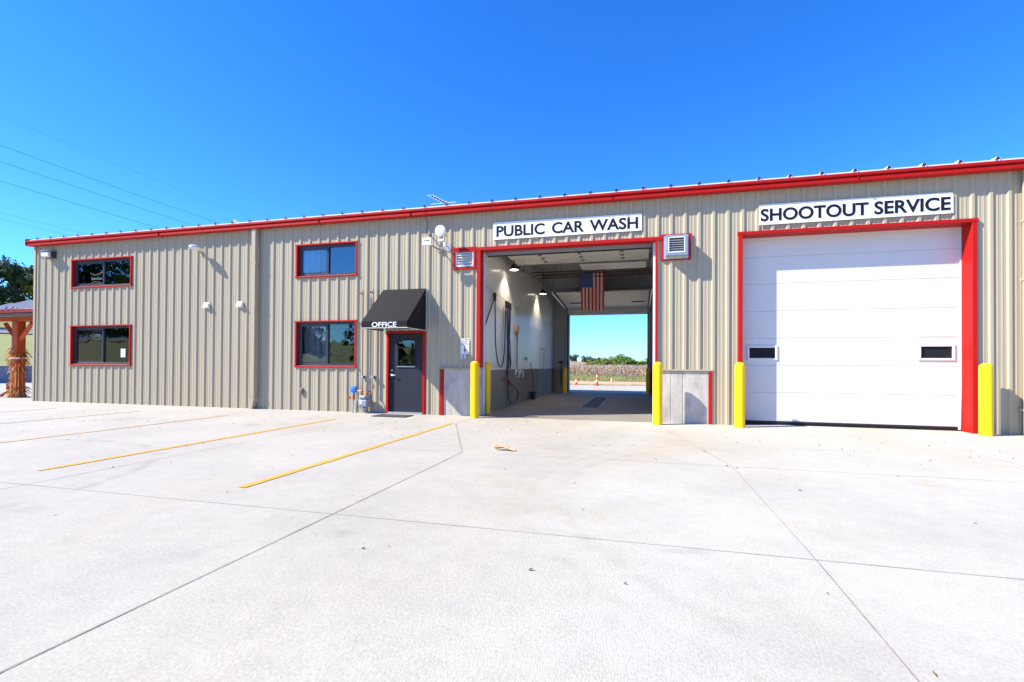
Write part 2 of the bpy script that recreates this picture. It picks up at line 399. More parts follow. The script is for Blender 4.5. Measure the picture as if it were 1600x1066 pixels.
# road climbing the hillside
b = MB(); b.keep = 1; vs = []; n = 40
for i in range(n+1):
    y = -60+i*5; x = -70-.10*(y)-3*math.sin(y*.02)
    vs += [(x+3.2, y, hl(x+3.2, y)+.12), (x, y, hl(x, y)+.16), (x-3.2, y, hl(x-3.2, y)+.12)]
b.add(vs, [f for i in range(n) for f in ((3*i, 3*i+1, 3*i+4, 3*i+3), (3*i+1, 3*i+2, 3*i+5, 3*i+4))])
struct(b.build('hillside_road', asphalt, loc=(0, 0, 0)))
def hb(x, y): return -.05 + 5.6*math.exp(-((x+70)/55)**2)*min(1, max(0, (y-170)/130)) - .02
hfield('brown_hill', -260, 60, 165, 520, 50, 30, hb, brownhill)
def hc(x, y): return -.06 + 7*min(1, max(0, (-y-55)/70)) + .3*math.sin(x*.05)*min(1, max(0, (-y-55)/20))
hfield('grass_bank', -200, 160, -240, -54, 40, 20, hc, hillm)

# low retaining wall far left
b = MB(); b.box(-37.4, -37, -20, 40, -.3, .93); b.box(-37.46, -36.94, -20.05, 40.05, .93, 1.02)
tag(b.build('retaining_wall', greyblock), 'low blue grey retaining wall at the foot of the grassy hillside', 'wall')

# ================================================================== VEGETATION
def leafcloud(b, centres, n, spread, size, r):
    for k in range(n):
        c, rad = centres[r.integers(len(centres))]
        d = r.normal(size=3); d /= np.linalg.norm(d)
        p = np.array(c) + d*rad*(r.random()**.45)*np.array([1, 1, .8])
        a = r.normal(size=3); a /= np.linalg.norm(a); q = np.cross(a, r.normal(size=3)); q /= np.linalg.norm(q)
        s = size*r.uniform(.6, 1.3)
        b.add([p-a*s, p-q*s*.55, p+a*s, p+q*s*.55], [(0, 1, 2, 3)])
LM = {
 'dark': leafmat('dark evergreen leaves', [(.02, .036, .016), (.05, .075, .028), (.13, .15, .05)]),
 'green': leafmat('green leaves', [(.08, .14, .02), (.18, .26, .04), (.30, .38, .08)]),
 'yellow': leafmat('yellow green leaves', [(.12, .16, .02), (.22, .25, .03), (.36, .30, .06)]),
 'olive': leafmat('olive autumn leaves', [(.09, .11, .025), (.20, .23, .05), (.33, .32, .10)]),
 'far': leafmat('far blue green leaves', [(.05, .09, .06), (.08, .12, .07), (.11, .15, .08)])}
def tree(name, x, y, z0, h, w_, n, size, key, label, cat, group, seed, low=.25):
    r = np.random.default_rng(seed)
    t = empty(name, (x, y, z0), label, cat, group)
    b = MB()
    b.tube([(x, y, z0-.3), (x+.05*w_, y, z0+h*.35), (x, y, z0+h*.75)], w_*.05+.05, 8, w_*.015)
    cs = []
    for k in range(max(6, int(w_*3))):
        a = r.uniform(0, 6.283); rr = w_*.5*math.sqrt(r.random())*.8; zz = z0+h*(low+(1-low)*r.random()*.82)
        f = math.sqrt(max(.1, 1-((zz-z0)/h-.55)**2*2.4)); cx, cyy = x+math.cos(a)*rr*f, y+math.sin(a)*rr*f
        cs.append(((cx, cyy, zz), w_*r.uniform(.12, .22)))
        if k % 2 == 0: b.tube([(x, y, z0+h*.25), ((x+cx)/2, (y+cyy)/2, (z0+h*.3+zz)/2), (cx, cyy, zz)], w_*.018+.02, 5, .015)
    b.build('trunk', bark, t)
    c = MB(); c.keep = 1; leafcloud(c, cs, n, 0, size, r); c.build('crown', LM[key], t)
    return t
# far tree line behind the corn
G = 'bushy trees beyond the corn field'
for i, (x, y, h, w_, key, lab) in enumerate([
    (-13.9, 142, 3.5, 5.5, 'olive', 'olive green bushy tree at the left end of the row beyond the corn field'),
    (-11.2, 139, 3.6, 6, 'green', 'small rounded green tree left of the tallest tree beyond the corn field'),
    (-8.2, 142, 4.3, 6.5, 'olive', 'olive tree between the small rounded one and the tallest beyond the corn field'),
    (-4.6, 140, 5.1, 7.5, 'green', 'tallest and widest green tree in the middle of the row beyond the corn field'),
    (-1.2, 143, 3.8, 5.5, 'olive', 'low olive tree just right of the tallest tree beyond the corn field'),
    (1.8, 140, 3.7, 5.5, 'green', 'green tree beside the right jamb of the far doorway, beyond the corn field'),
    (5.2, 141, 4.8, 7, 'green', 'rightmost green tree of the row, half hidden by the far door jamb')]):
    tree('bushy_tree', x, y, -.2, h, w_, 1500, .32, key, lab, 'tree', G, 20+i, .12)
G = 'small far trees on the brown hill'
for i, (x, y, h) in enumerate([(-41, 300, 6.5), (-33, 305, 5.5), (-29.5, 298, 5), (-25, 310, 5.4)]):
    tree('far_tree', x, y, hb(x, y)-.2, h*.75, 6.5 if i else 8, 350, .7, 'far', ['dark round tree alone at the left end of the brown hill', 'small blue green tree second from left on the brown hill', 'tiny blue green tree third from left on the brown hill', 'pale tree at the right end of the brown hill crest'][i], 'tree', G, 60+i, .1)
# trees on the left hillside
G = 'trees on the left hillside'
for i, (x, y, h, w_, key, n, lab) in enumerate([
    (-103, 43.5, 10.2, 10, 'dark', 5000, 'dark evergreen tree at the left picture edge above the pavilion roof'),
    (-98.5, 44.5, 8.8, 8, 'dark', 4500, 'dark dense tree in the middle of the clump above the pavilion roof'),
    (-99, 50, 9.4, 8, 'olive', 4200, 'olive tree standing behind the dark clump near the building corner'),
    (-94, 47, 10.4, 6.5, 'yellow', 4000, 'tall yellow green tree peeking out beside the building corner'),
    (-108, 50, 10, 10, 'olive', 2500, 'olive tree behind the dark evergreen at the left picture edge')]):
    tree('hillside_tree', x, y, hl(x, y), h, w_, n, .26, key, lab, 'tree', G, 80+i, .05)
for i, (x, y, h, w_, lab) in enumerate([(-79, 30, 3.2, 4.2, 'yellow green bush just above the left end of the pavilion roof'),
                                       (-74.5, 36.5, 3.9, 4.2, 'yellow bush beside the building corner above the pavilion roof')]):
    tree('bush', x, y, hl(x, y), h, w_, 2600, .14, 'yellow', lab, 'bush', 'bushes above the pavilion', 95+i, .02)
# trees on the bank behind the camera, seen mirrored in the window panes
for i in range(15):
    x = -120+i*12+rng.uniform(-3, 3); y = -66-rng.uniform(0, 9)
    tree('bank_tree', x, y, hc(x, y)-.2, rng.uniform(6, 9), rng.uniform(11, 14), 1600, .6, ['dark', 'olive', 'dark'][i % 3], 'broad tree on the grassy bank across the lot, seen only as a reflection', 'tree', 'trees on the bank behind the camera', 120+i, .1)

for i, (x, y, h) in enumerate([(-84, -38, 15), (-78, -50, 14), (-90, -48, 16), (-70, -60, 15), (-88, -25, 14), (-96, -12, 12), (-80, -62, 15), (-92, -36, 16), (-74, -55, 14)]):
    tree('bank_tree', x, y, hl(x, y)-.2, h, 13, 1800, .6, ['dark', 'green', 'dark'][i % 3], 'broad tree on the hillside across the lot, seen only mirrored in the left windows', 'tree', 'trees on the hillside behind the camera', 150+i, .02)
# dry corn
b = MB(); b.keep = 1; r = np.random.default_rng(3)
for k in range(8000):
    row = r.integers(0, 26); y = 58.5+row*1.15+r.normal()*.1; x = r.uniform(-26, 14)
    yl = 57.5-1.45*(x+9) if x > -9 else 57.5
    if x > -9: y = yl+1.2+row*1.15+r.normal()*.1
    h = r.uniform(.8, 1.5); a = r.uniform(0, 3.14); c, s = math.cos(a)*.012, math.sin(a)*.012; lean = r.normal(size=2)*.12
    b.add([(x-c, y-s, -.06), (x+c, y+s, -.06), (x+c*.5+lean[0], y+s*.5, h), (x-c*.5+lean[0], y-s*.5, h)], [(0, 1, 2, 3)])
    for q in range(7):
        z = h*r.uniform(.1, .98); a = r.uniform(0, 6.28); L = r.uniform(.15, .35); dx, dy = math.cos(a)*L, math.sin(a)*L; wd = .09
        b.add([(x, y, z), (x+dx*.5-dy*wd*2, y+dy*.5+dx*wd*2, z+.08), (x+dx, y+dy, z-L*r.uniform(-.5, .7)), (x+dx*.5+dy*wd*2, y+dy*.5-dx*wd*2, z+.05)], [(0, 1, 2, 3)])
tag(b.build('corn_field', leafmat('dry corn', [(.13, .07, .035), (.40, .25, .14), (.72, .56, .38), (.26, .15, .08), (.55, .36, .22)], .9), loc=(-5, 60, 0)), 'standing dry tan corn behind the chain link fence', 'corn field', kind='stuff')
# grass blades in front of the fence
b = MB(); b.keep = 1
for k in range(14000):
    y = 29+r.random()**1.3*27; x = r.uniform(-22, 12)
    if x > -9 and y > 57.5-1.45*(x+9)+1: continue
    h = r.uniform(.06, .24)*(1 if y < 50 else 1.5); a = r.uniform(0, 3.14); c, s = math.cos(a)*.02, math.sin(a)*.02
    b.add([(x-c, y-s, -.05), (x+c, y+s, -.05), (x+r.normal()*.05, y, h-.05)], [(0, 1, 2)])
tag(b.build('grass', leafmat('grass blades', [(.13, .16, .03), (.27, .26, .07), (.46, .38, .16)], .9), loc=(-5, 40, 0)), 'rough green and straw grass between the dirt strip and the fence', 'grass', kind='stuff')
b = MB(); b.keep = 1
for k in range(2500):
    y = 20.65+abs(r.normal())*.25; x = r.uniform(-14, 6); h = r.uniform(.04, .13); a = r.uniform(0, 3.14); c, s = math.cos(a)*.012, math.sin(a)*.012
    b.add([(x-c, y-s, -.05), (x+c, y+s, -.05), (x+r.normal()*.04, y, h)], [(0, 1, 2)])
tag(b.build('grass', MATS['grass blades'], loc=(-5, 21, 0)), 'thin line of weeds along the far slab edge', 'grass', kind='stuff')

# chain link fence
fr = empty('chain_link_fence', (-4, 50, 0), 'grey chain link fence with thin posts in front of the dry corn', 'fence')
pts = [(-20.5, 57.3), (-17.6, 57.2), (-14.7, 57), (-11.8, 56.8), (-8.9, 56.6), (-7.2, 54.1), (-5.5, 51.6), (-3.8, 49.1), (-2.1, 46.6), (-.4, 44.1), (1.3, 41.6), (3, 39.1), (4.7, 36.6), (6.4, 34.1)]
FH = 1.22
for x, y in pts:
    MB().tube([(x, y, -.3), (x, y, FH+.1)], .032, 8).build('fence_post', galv, fr, True)
b = MB()
for p, q in zip(pts, pts[1:]): b.tube([(*p, FH), (*q, FH)], .02, 6)
b.build('top_rail', galv, fr, True)
b = MB(); b.keep = 1
for p, q in zip(pts, pts[1:]):
    L = math.dist(p, q); d = ((q[0]-p[0])/L, (q[1]-p[1])/L); n = int(L/.14)
    for i in range(n):
        for sg in (1, -1):
            s0 = i*L/n; s1 = s0+sg*FH*.45
            if s1 < 0 or s1 > L: continue
            wv = .003
            b.add([(p[0]+d[0]*s0, p[1]+d[1]*s0, 0), (p[0]+d[0]*(s0+wv*2), p[1]+d[1]*(s0+wv*2), 0), (p[0]+d[0]*(s1+wv*2), p[1]+d[1]*(s1+wv*2), FH), (p[0]+d[0]*s1, p[1]+d[1]*s1, FH)], [(0, 1, 2, 3)])
b.build('wire_mesh', galv, fr)

# ================================================================== BUILDING
B = empty('metal_building', (-6, 5.6, 0), 'long tan ribbed metal building with red trim, windows and two big bays', 'building')
XL, XR = -18.92, 9.0
PITCH, PH = .2905, .685
OPEN = [(-17.27, -14.85, 1.19, 2.39), (-17.27, -14.85, 3.6, 4.46), (-9.0, -7.16, 1.19, 2.39), (-9.0, -7.16, 3.6, 4.46),
        (-6.24, -5.22, -1, 2.09), (-3.76, .36, -1, 4.08), (2.1, 6.2, -1, 4.08), (-4.70, -3.76, -1, 1.17), (.36, 1.5, -1, 1.17),
        (-4.43, -3.9, 3.64, 4.1), (.54, 1.04, 3.64, 4.1)]
def ribbed(x0, x1, z0, z1, y0, openings):
    off = [(-.05, 0), (-.024, -.028), (.024, -.028), (.05, 0), (.088, 0), (.1, -.0045), (.116, -.0045), (.128, 0), (.162, 0), (.174, -.0045), (.19, -.0045), (.202, 0)]
    pr = []
    k = math.floor((x0-PH)/PITCH)-1
    while PH+k*PITCH-.05 < x1:
        pr += [(PH+k*PITCH+a, c) for a, c in off]; k += 1
    xs = sorted({round(x, 4) for x, _ in pr if x0 < x < x1} | {x0, x1} | {v for o in openings for v in o[:2] if x0 < v < x1})
    px = [p[0] for p in pr]; py = [p[1] for p in pr]
    ys = np.interp(xs, px, py)
    zs = sorted({z0, z1} | {v for o in openings for v in o[2:] if z0 < v < z1})
    b = MB(); b.keep = 1
    for i in range(len(xs)-1):
        for q in range(len(zs)-1):
            xm, zm = (xs[i]+xs[i+1])/2, (zs[q]+zs[q+1])/2
            if any(o[0] < xm < o[1] and o[2] < zm < o[3] for o in openings): continue
            b.add([(xs[i], y0+ys[i], zs[q]), (xs[i+1], y0+ys[i+1], zs[q]), (xs[i+1], y0+ys[i+1], zs[q+1]), (xs[i], y0+ys[i], zs[q+1])], [(0, 1, 2, 3)])
    # screw heads along the girts
    for zz in (.12, 1.02, 2.32, 3.2, 4.3):
        k = math.floor((x0-PH)/PITCH)
        while PH+k*PITCH+.145 < x1:
            X = PH+k*PITCH+.07
            k += 1
            if X < x0 or any(o[0]-.03 < X < o[1]+.03 and o[2]-.03 < zz < o[3]+.03 for o in openings): continue
            b.add([(X-.007, y0-.001, zz-.007), (X+.007, y0-.001, zz-.007), (X+.007, y0-.001, zz+.007), (X-.007, y0-.001, zz+.007), (X, y0-.009, zz)], [(0, 1, 4), (1, 2, 4), (2, 3, 4), (3, 0, 4)])
    return b
ribbed(XL, XR, 0, 5.02, 0, OPEN).build('front_wall', tan, B)
b = MB(); b.box(XL, XL+.02, .002, 11.4, 0, 4.4); b.prism([(.002, 4.4), (11.4, 4.4), (5.7, 5.5), (.002, 5.06)], XL, XL+.02); b.build('side_wall', tan2, B)
b = MB(); b.box(XL, -3.2, 11.4, 11.44, 0, 4.4); b.box(.42, XR, 11.4, 11.44, 0, 4.4); b.box(-3.2, .42, 11.4, 11.44, 3.6, 4.4); b.build('rear_wall', tan2, B)
# corner trim, base angle
b = MB(); b.box(XL-.012, XL+.07, -.045, -.003, 0, 5.0); b.box(XL-.012, XL-.002, -.003, .08, 0, 5.0); b.build('corner_trim', tan2, B, bevel=.004)
# roof
b = MB(); b.keep = 1
def rz(y): return 5.175+(y+.2)*.075
RX0, RX1 = XL+.02, XR
b.prism([(-.17, 5.12), (-.17, 5.175), (5.7, 5.58), (11.6, 4.55), (11.6, 4.5), (5.7, 5.53)], RX0, RX1)  # unseen rear eave set low to shorten the shade it casts
ribx = [5.917+.5833*k for k in range(-44, 6)]
b.cur = 1
for x in ribx:
    if not RX0+.1 < x < RX1: continue
    for y0, z0, y1, z1 in ((-.192, 5.173, 5.7, 5.582),):
        hw = .045
        vs = [(x-hw, y0, z0), (x-.02, y0, z0+.046), (x+.02, y0, z0+.046), (x+hw, y0, z0), (x-hw, y1, z1), (x-.02, y1, z1+.055), (x+.02, y1, z1+.055), (x+hw, y1, z1)]
        b.cur = 0; b.add(vs, [(0, 1, 5, 4), (1, 2, 6, 5), (2, 3, 7, 6)]); b.cur = 1
        vs = [(x-hw*.75, y0-.002, z0), (x-.014, y0-.002, z0+.036), (x+.014, y0-.002, z0+.036), (x+hw*.75, y0-.002, z0)]
        b.add(vs, [(0, 1, 2, 3)])
galvroof = mat('white galvalume roof', (.78, .80, .82), .35, metal=.15, var=.04)
b.build('roof', [galvroof, black], B)
# box gutter with a step across its face
b = MB()
prof = [(-.03, 4.978), (-.17, 4.964), (-.198, 4.968), (-.207, 4.98), (-.207, 5.035), (-.165, 5.045), (-.165, 5.064), (-.215, 5.074), (-.225, 5.088), (-.225, 5.128), (-.215, 5.136), (-.2, 5.13), (-.18, 5.1), (-.03, 5.1)]
b.prism([(y, z) for y, z in prof], XL-.09, XR)
for x in (-13.6, -8.2, -5.55, -.6, 4.2): b.box(x, x+.004, -.228, -.03, 4.962, 5.138)
b.prism([(-.23, 4.992), (-.23, 5.185), (-.15, 5.215), (-.03, 5.215), (-.03, 4.992)], XL-.11, XL-.091)
b.build('gutter', red, B)
b = MB(); b.prism([(-.17, 5.11), (-.17, 5.205), (5.7, 5.66), (11.6, 4.6), (11.6, 4.5), (5.7, 5.56)], XL-.09, XL+.019); b.build('rake_trim', red, B)
# eave soffit strip closing gutter to wall
b = MB(); b.box(XL, XR, -.029, .02, 5.021, 5.12); b.build('eave_strut', tan2, B)

def downspout(x0, x1, kick):
    y0, y1 = -.17, -.05
    b = MB(); b.bbox(x0, x1, y0, y1, .32, 4.98, .012)
    b.prism([(x0, .32), (x1, .32), (x1+kick*.6, .02), (x0+kick*.6, .02)], y0+.001, y1-.001, 'y')
    o = b.build('downspout', tan2, B)
    for z in (4.0, 2.9, .45):
        s = MB(); s.box(x0-.04, x1+.04, y1, y1+.018, z, z+.045); s.box(x1+.001, x1+.012, y0, y1, z, z+.045); s.box(x0-.012, x0-.001, y0, y1, z, z+.045); s.build('strap', tan2, o)
downspout(-10.36, -10.22, -.1)
downspout(6.95, 7.09, 0)

# windows ---------------------------------------------------------------
def frame(b, x0, x1, z0, z1, y0, y1, t):
    b.bbox(x0, x0+t, y0, y1, z0, z1); b.bbox(x1-t, x1, y0, y1, z0, z1)
    b.bbox(x0+t, x1-t, y0+.002, y1, z0, z0+t); b.bbox(x0+t, x1-t, y0+.002, y1, z1-t, z1)
def window(x0, x1, z0, z1, g, g2):
    b = MB()
    b.bbox(x0-.02, x1+.02, -.052, .03, z1-.036, z1); b.bbox(x0-.02, x1+.02, -.056, .03, z0, z0+.036)
    b.bbox(x0, x0+.048, -.049, .03, z0+.036, z1-.036); b.bbox(x1-.048, x1, -.049, .03, z0+.036, z1-.036)
    wn = b.build('window', red, B)
    xm = (x0+x1)/2
    f = MB(); frame(f, x0+.048, x1-.048, z0+.036, z1-.036, .031, .12, .06)
    f.box(xm-.035, xm+.03, .045, .11, z0+.095, z1-.095)
    f.box(x0+.11, xm-.035, .045, .09, z0+.095, z0+.15); f.box(x0+.11, xm-.035, .045, .09, z1-.15, z1-.095); f.box(x0+.11, x0+.15, .045, .09, z0+.15, z1-.15)
    f.build('frame', bronze, wn)
    s = MB(); s.box(x0+.049, x1-.049, -.01, .0305, z0+.0365, z0+.052); s.build('sill', galvd, wn)
    MB().box(x0+.15, xm-.036, .06, .066, z0+.15, z1-.15).build('pane', g, wn)
    MB().box(xm+.031, x1-.111, .085, .091, z0+.096, z1-.096).build('pane', g2, wn)
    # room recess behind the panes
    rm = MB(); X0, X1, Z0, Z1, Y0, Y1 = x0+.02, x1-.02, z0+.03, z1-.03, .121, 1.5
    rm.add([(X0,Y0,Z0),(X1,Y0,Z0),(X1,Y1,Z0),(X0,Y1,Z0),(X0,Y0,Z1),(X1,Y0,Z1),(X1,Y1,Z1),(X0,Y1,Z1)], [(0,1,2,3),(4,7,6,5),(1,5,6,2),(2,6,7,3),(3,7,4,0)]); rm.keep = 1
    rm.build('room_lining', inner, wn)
    return wn
curt = mat('pale grey curtain', (.46, .47, .48), .9, var=.2, vscale=5, stretch=(1, 1, .4))
def curtain(x0, x1, z0, z1, y, lab):
    b = MB(); b.keep = 1; n = 60; vs = []
    for i in range(n+1):
        x = x0+(x1-x0)*i/n; dy = .03*math.sin(i*.9+.3*math.sin(i*.37))+.012*math.sin(i*2.3)
        for k in range(7): vs.append((x, y+dy*(1-.12*k/6), z1+(z0-z1)*k/6))
    b.add(vs, [(7*i+k, 7*i+k+1, 7*i+k+8, 7*i+k+7) for i in range(n) for k in range(6)])
    o = b.build('curtain', curt, smooth=True); tag(o, lab, 'curtain', 'curtains in the windows beside the awning')
w_ll = window(-17.292, -14.826, 1.16, 2.41, glass, glass)
w_lu = window(-17.292, -14.826, 3.576, 4.482, glass, glass)
w_rl = window(-9.02, -7.145, 1.16, 2.41, glass_clear, glass)
w_ru = window(-9.02, -7.145, 3.576, 4.482, glass_clear, glass_up)
curtain(-8.95, -8.1, 1.22, 2.36, .22, 'pale grey curtain behind the left pane of the lower window by the awning')
curtain(-8.95, -8.1, 3.63, 4.43, .22, 'pale grey curtain behind the left pane of the upper window by the awning')

# decals and things seen behind the left windows
teal = mat('pale teal window lettering', (.13, .22, .21), .6, var=.1)
dec = MB()
for k in range(28):
    a0, a1 = 2*math.pi*k/28, 2*math.pi*(k+1)/28; cx, cz, ra, rb = -16.31, 2.10, .235, .135; t = .009
    dec.add([(cx+math.cos(a)*(ra+s), .0585, cz+math.sin(a)*(rb+s)) for a, s in ((a0, 0), (a1, 0), (a1, -t), (a0, -t))], [(0, 1, 2, 3)])
text(dec, 'OPEN', -16.46, -16.16, 2.055, 2.145, .0585, .001, -.01)
dec.build('window_decal', teal, w_ll)
dec = MB(); zc = 3.95
orange = mat('copper orange window lettering', (.20, .075, .045), .6, var=.1)
def chev(b, x0, x1, z, dz, t, m=.35):
    xm = x0+(x1-x0)*m
    b.add([(x0, .0585, z), (xm, .0585, z+dz), (xm, .0585, z+dz-t), (x0, .0585, z-t)], [(0, 1, 2, 3)])
    b.add([(xm, .0585, z+dz), (x1, .0585, z), (x1, .0585, z-t), (xm, .0585, z+dz-t)], [(0, 1, 2, 3)])
chev(dec, -16.62, -16.13, 4.06, -.075, .018); chev(dec, -16.58, -16.16, 3.74, .05, .016)
dec.build('window_decal', orange, w_lu)
dec = MB(); text(dec, 'Suburban', -16.58, -16.15, 3.83, 3.92, .0585, .001, .0); dec.build('window_decal', teal, w_lu)
# shirt hanging behind the pane, and a sheet of paper
b = MB(); cx, cz, y = -15.72, 1.72, .16
prof = [(-.16, -.26), (.12, -.27), (.14, -.1), (.27, -.17), (.30, -.02), (.2, .19), (.07, .22), (-.08, .22), (-.21, .17), (-.3, -.02), (-.26, -.14), (-.16, -.08)]
b.prism([(cx+a, cz+c) for a, c in prof], y, y+.05, 'y')
tag(b.build('shirt', mat('dark navy cloth', (.01, .012, .05), .9, var=.3, vscale=8)), 'dark navy shirt hanging behind the lower left window', 'shirt')
b = MB(); b.box(-15.36, -15.18, .078, .082, 1.42, 1.68); tag(b.build('paper_notice', mat('pale blue paper', (.62, .80, .82), .8, var=.03)), 'pale blue sheet of paper in the lower left window', 'notice')

# office door --------------------------------------------------------------
b = MB(); X0, X1, ZT = -6.267, -5.193, 2.109
b.bbox(X0, X0+.06, -.05, .08, 0, ZT); b.bbox(X1-.06, X1, -.05, .08, 0, ZT); b.bbox(X0+.06, X1-.06, -.048, .08, ZT-.055, ZT)
b.build('door_frame', red, B)
d = MB(); dx0, dx1, dz0, dz1 = X0+.062, X1-.062, .045, ZT-.057; wx0, wx1, wz0, wz1 = -5.99, -5.48, 1.2, 1.89
d.box(dx0, wx0, .02, .065, dz0, dz1); d.box(wx1, dx1, .02, .065, dz0, dz1); d.box(wx0, wx1, .02, .065, dz0, wz0); d.box(wx0, wx1, .02, .065, wz1, dz1)
dr = d.build('office_door', slate, B)
d = MB(); frame(d, wx0, wx1, wz0, wz1, .008, .07, .025); d.build('window_frame', slate, dr)
MB().box(wx0+.02, wx1-.02, .035, .041, wz0+.02, wz1-.02).build('door_glass', glass, dr)
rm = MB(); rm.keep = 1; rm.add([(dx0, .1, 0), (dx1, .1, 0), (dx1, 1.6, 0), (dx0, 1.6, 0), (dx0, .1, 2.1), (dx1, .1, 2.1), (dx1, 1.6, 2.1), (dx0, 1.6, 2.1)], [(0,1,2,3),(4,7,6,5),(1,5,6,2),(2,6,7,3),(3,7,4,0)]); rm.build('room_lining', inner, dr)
h = MB(); h.lathe((dx0+.075, .02, .98), [(.035, 0), (.035, -.012), (.014, -.015), (.014, -.05)], 16, 'y'); h.tube([(dx0+.075, -.035, .98), (dx0+.1, -.04, .98), (dx0+.19, -.035, .975)], .011, 8)
h.build('handle', galv, dr, True)
MB().lathe((dx0+.075, .02, 1.1), [(.024, 0), (.024, -.014)], 14, 'y').build('deadbolt', galv, dr, True)
for z in (.28, 1.05, 1.85): MB().box(dx1-.004, dx1+.01, .004, .02, z-.05, z+.05).build('hinge', galv, dr)
MB().box(X0+.06, X1-.06, -.06, .07, .0045, .043).build('threshold', galv, B)
MB().box(wx0, wx1, -.004, .008, wz0-.012, wz0+.002).build('glass_bead', galv, dr)

# awning --------------------------------------------------------------------
aw = empty('door_awning', (-5.75, -.04, 2.1), 'black canvas awning over the office door, lettered on its valance', 'awning')
x0, x1, zt, zb, zv, yo = -6.365, -5.17, 3.165, 2.105, 2.265, -1.05
b = MB(); b.keep = 1; t = .012
def slabq(p): # canvas panel with a thickness
    p = [Vector(q) for q in p]; nn = (p[1]-p[0]).cross(p[2]-p[0]).normalized()*t
    k = len(p); b.add(p+[q-nn for q in p], [tuple(range(k)), tuple(range(2*k-1, k-1, -1))]+[(i, k+i, k+(i+1) % k, (i+1) % k) for i in range(k)])
slabq([(x0, -.045, zt), (x0, yo, zv), (x1, yo, zv), (x1, -.045, zt)])
slabq([(x0, yo, zv), (x0, yo, zb), (x1, yo, zb), (x1, yo, zv)])
slabq([(x0, -.045, zt), (x0, -.045, zb), (x0, yo, zb), (x0, yo, zv)])
slabq([(x1, -.045, zt), (x1, yo, zv), (x1, yo, zb), (x1, -.045, zb)])
b.build('canopy', blackfab, aw)
b = MB(); pale = mat('pale piping', (.5, .48, .42), .7, var=.1)
b.tube([(x0, -.05, zb), (x0, yo, zb), (x1, yo, zb), (x1, -.05, zb)], .012, 6); b.tube([(x1+.004, -.047, zb), (x1+.004, -.047, zt)], .012, 6)
b.build('piping', pale, aw)
b = MB()
for x in (x0+.03, x1-.03): b.tube([(x, -.05, zt-.03), (x, yo+.03, zv-.02), (x, yo+.03, zb+.03), (x, -.05, zb+.03)], .012, 6)
b.tube([(x0+.03, yo+.03, zb+.03), (x1-.03, yo+.03, zb+.03)], .012, 6); b.tube([(x0+.03, -.06, zb+.03), (x1-.03, -.06, zb+.03)], .012, 6)
b.build('frame', galv, aw)
b = MB(); text(b, 'OFFICE', -6.09, -5.45, 2.125, 2.245, yo-.003, .003, .022); b.build('lettering', whitep, aw)

# wash bay ------------------------------------------------------------------
b = MB(); b.bbox(-3.835, -3.74, -.055, .2, 1.19, 4.043); b.build('bay_jamb', red, B)
b = MB(); b.bbox(.35, .395, -.055, .2, 1.19, 4.043); b.build('bay_jamb', red, B)
b = MB(); b.bbox(-3.86, .6, -.058, .2, 4.045, 4.124); b.bbox(-4.50, -3.862, -.056, .0, 4.09, 4.145, .003); b.build('bay_header', red, B)
MB().box(-3.755, -3.705, .203, .25, .01, 4.05).build('weather_strip', whitep, B)
MB().box(.30, .349, .1, .15, .01, 4.04).build('weather_strip', whitep, B)
# stem walls
b = MB(); b.bbox(-4.70, -3.74, -.012, .24, -.02, 1.15, .01); b.build('stem_wall', stem, B)
b = MB(); b.bbox(.36, .685, -.012, .24, -.02, 1.15, .01); b.bbox(.69, .93, -.012, .24, -.02, 1.15, .008); b.bbox(.935, 1.465, -.012, .24, -.02, 1.15, .008); b.build('stem_wall', stem, B)
for a, c in ((-4.79, -3.74), (.36, 1.55)): MB().box(a, c, -.05, .02, 1.152, 1.185).build('base_flashing', tan2, B)
for a, c in ((-4.775, -4.70), (1.465, 1.53)): MB().bbox(a, c, -.05, .02, 0.002, 1.148).build('stem_trim', red, B)
# interior shell
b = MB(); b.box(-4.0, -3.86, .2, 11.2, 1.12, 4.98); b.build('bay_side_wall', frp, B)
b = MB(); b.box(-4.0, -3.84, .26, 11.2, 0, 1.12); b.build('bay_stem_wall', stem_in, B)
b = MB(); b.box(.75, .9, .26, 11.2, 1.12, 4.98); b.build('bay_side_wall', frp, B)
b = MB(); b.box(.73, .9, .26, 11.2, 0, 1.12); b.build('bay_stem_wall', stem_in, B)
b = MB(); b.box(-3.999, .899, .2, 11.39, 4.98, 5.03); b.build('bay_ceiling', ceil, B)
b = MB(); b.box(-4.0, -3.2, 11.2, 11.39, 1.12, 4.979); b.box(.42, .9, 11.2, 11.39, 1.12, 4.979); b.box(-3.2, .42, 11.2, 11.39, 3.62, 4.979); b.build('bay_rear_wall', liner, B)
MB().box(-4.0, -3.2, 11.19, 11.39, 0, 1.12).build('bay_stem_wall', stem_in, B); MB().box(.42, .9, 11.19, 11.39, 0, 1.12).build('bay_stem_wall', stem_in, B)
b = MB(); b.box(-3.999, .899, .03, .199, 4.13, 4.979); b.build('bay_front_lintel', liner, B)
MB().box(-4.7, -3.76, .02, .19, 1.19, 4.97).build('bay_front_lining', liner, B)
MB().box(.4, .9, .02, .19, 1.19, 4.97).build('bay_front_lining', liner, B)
jm = mat('dark blue grey jamb', (.06, .07, .10), .5, var=.1)
MB().box(-3.22, -3.14, 11.1, 11.46, .01, 3.6).build('rear_jamb', jm, B)
MB().box(.36, .44, 11.1, 11.46, .01, 3.6).build('rear_jamb', jm, B)
for y in (5.4, 8.2): MB().box(-3.86, .75, y-.06, y+.06, 4.80, 4.978).build('ceiling_beam', galvd, B)
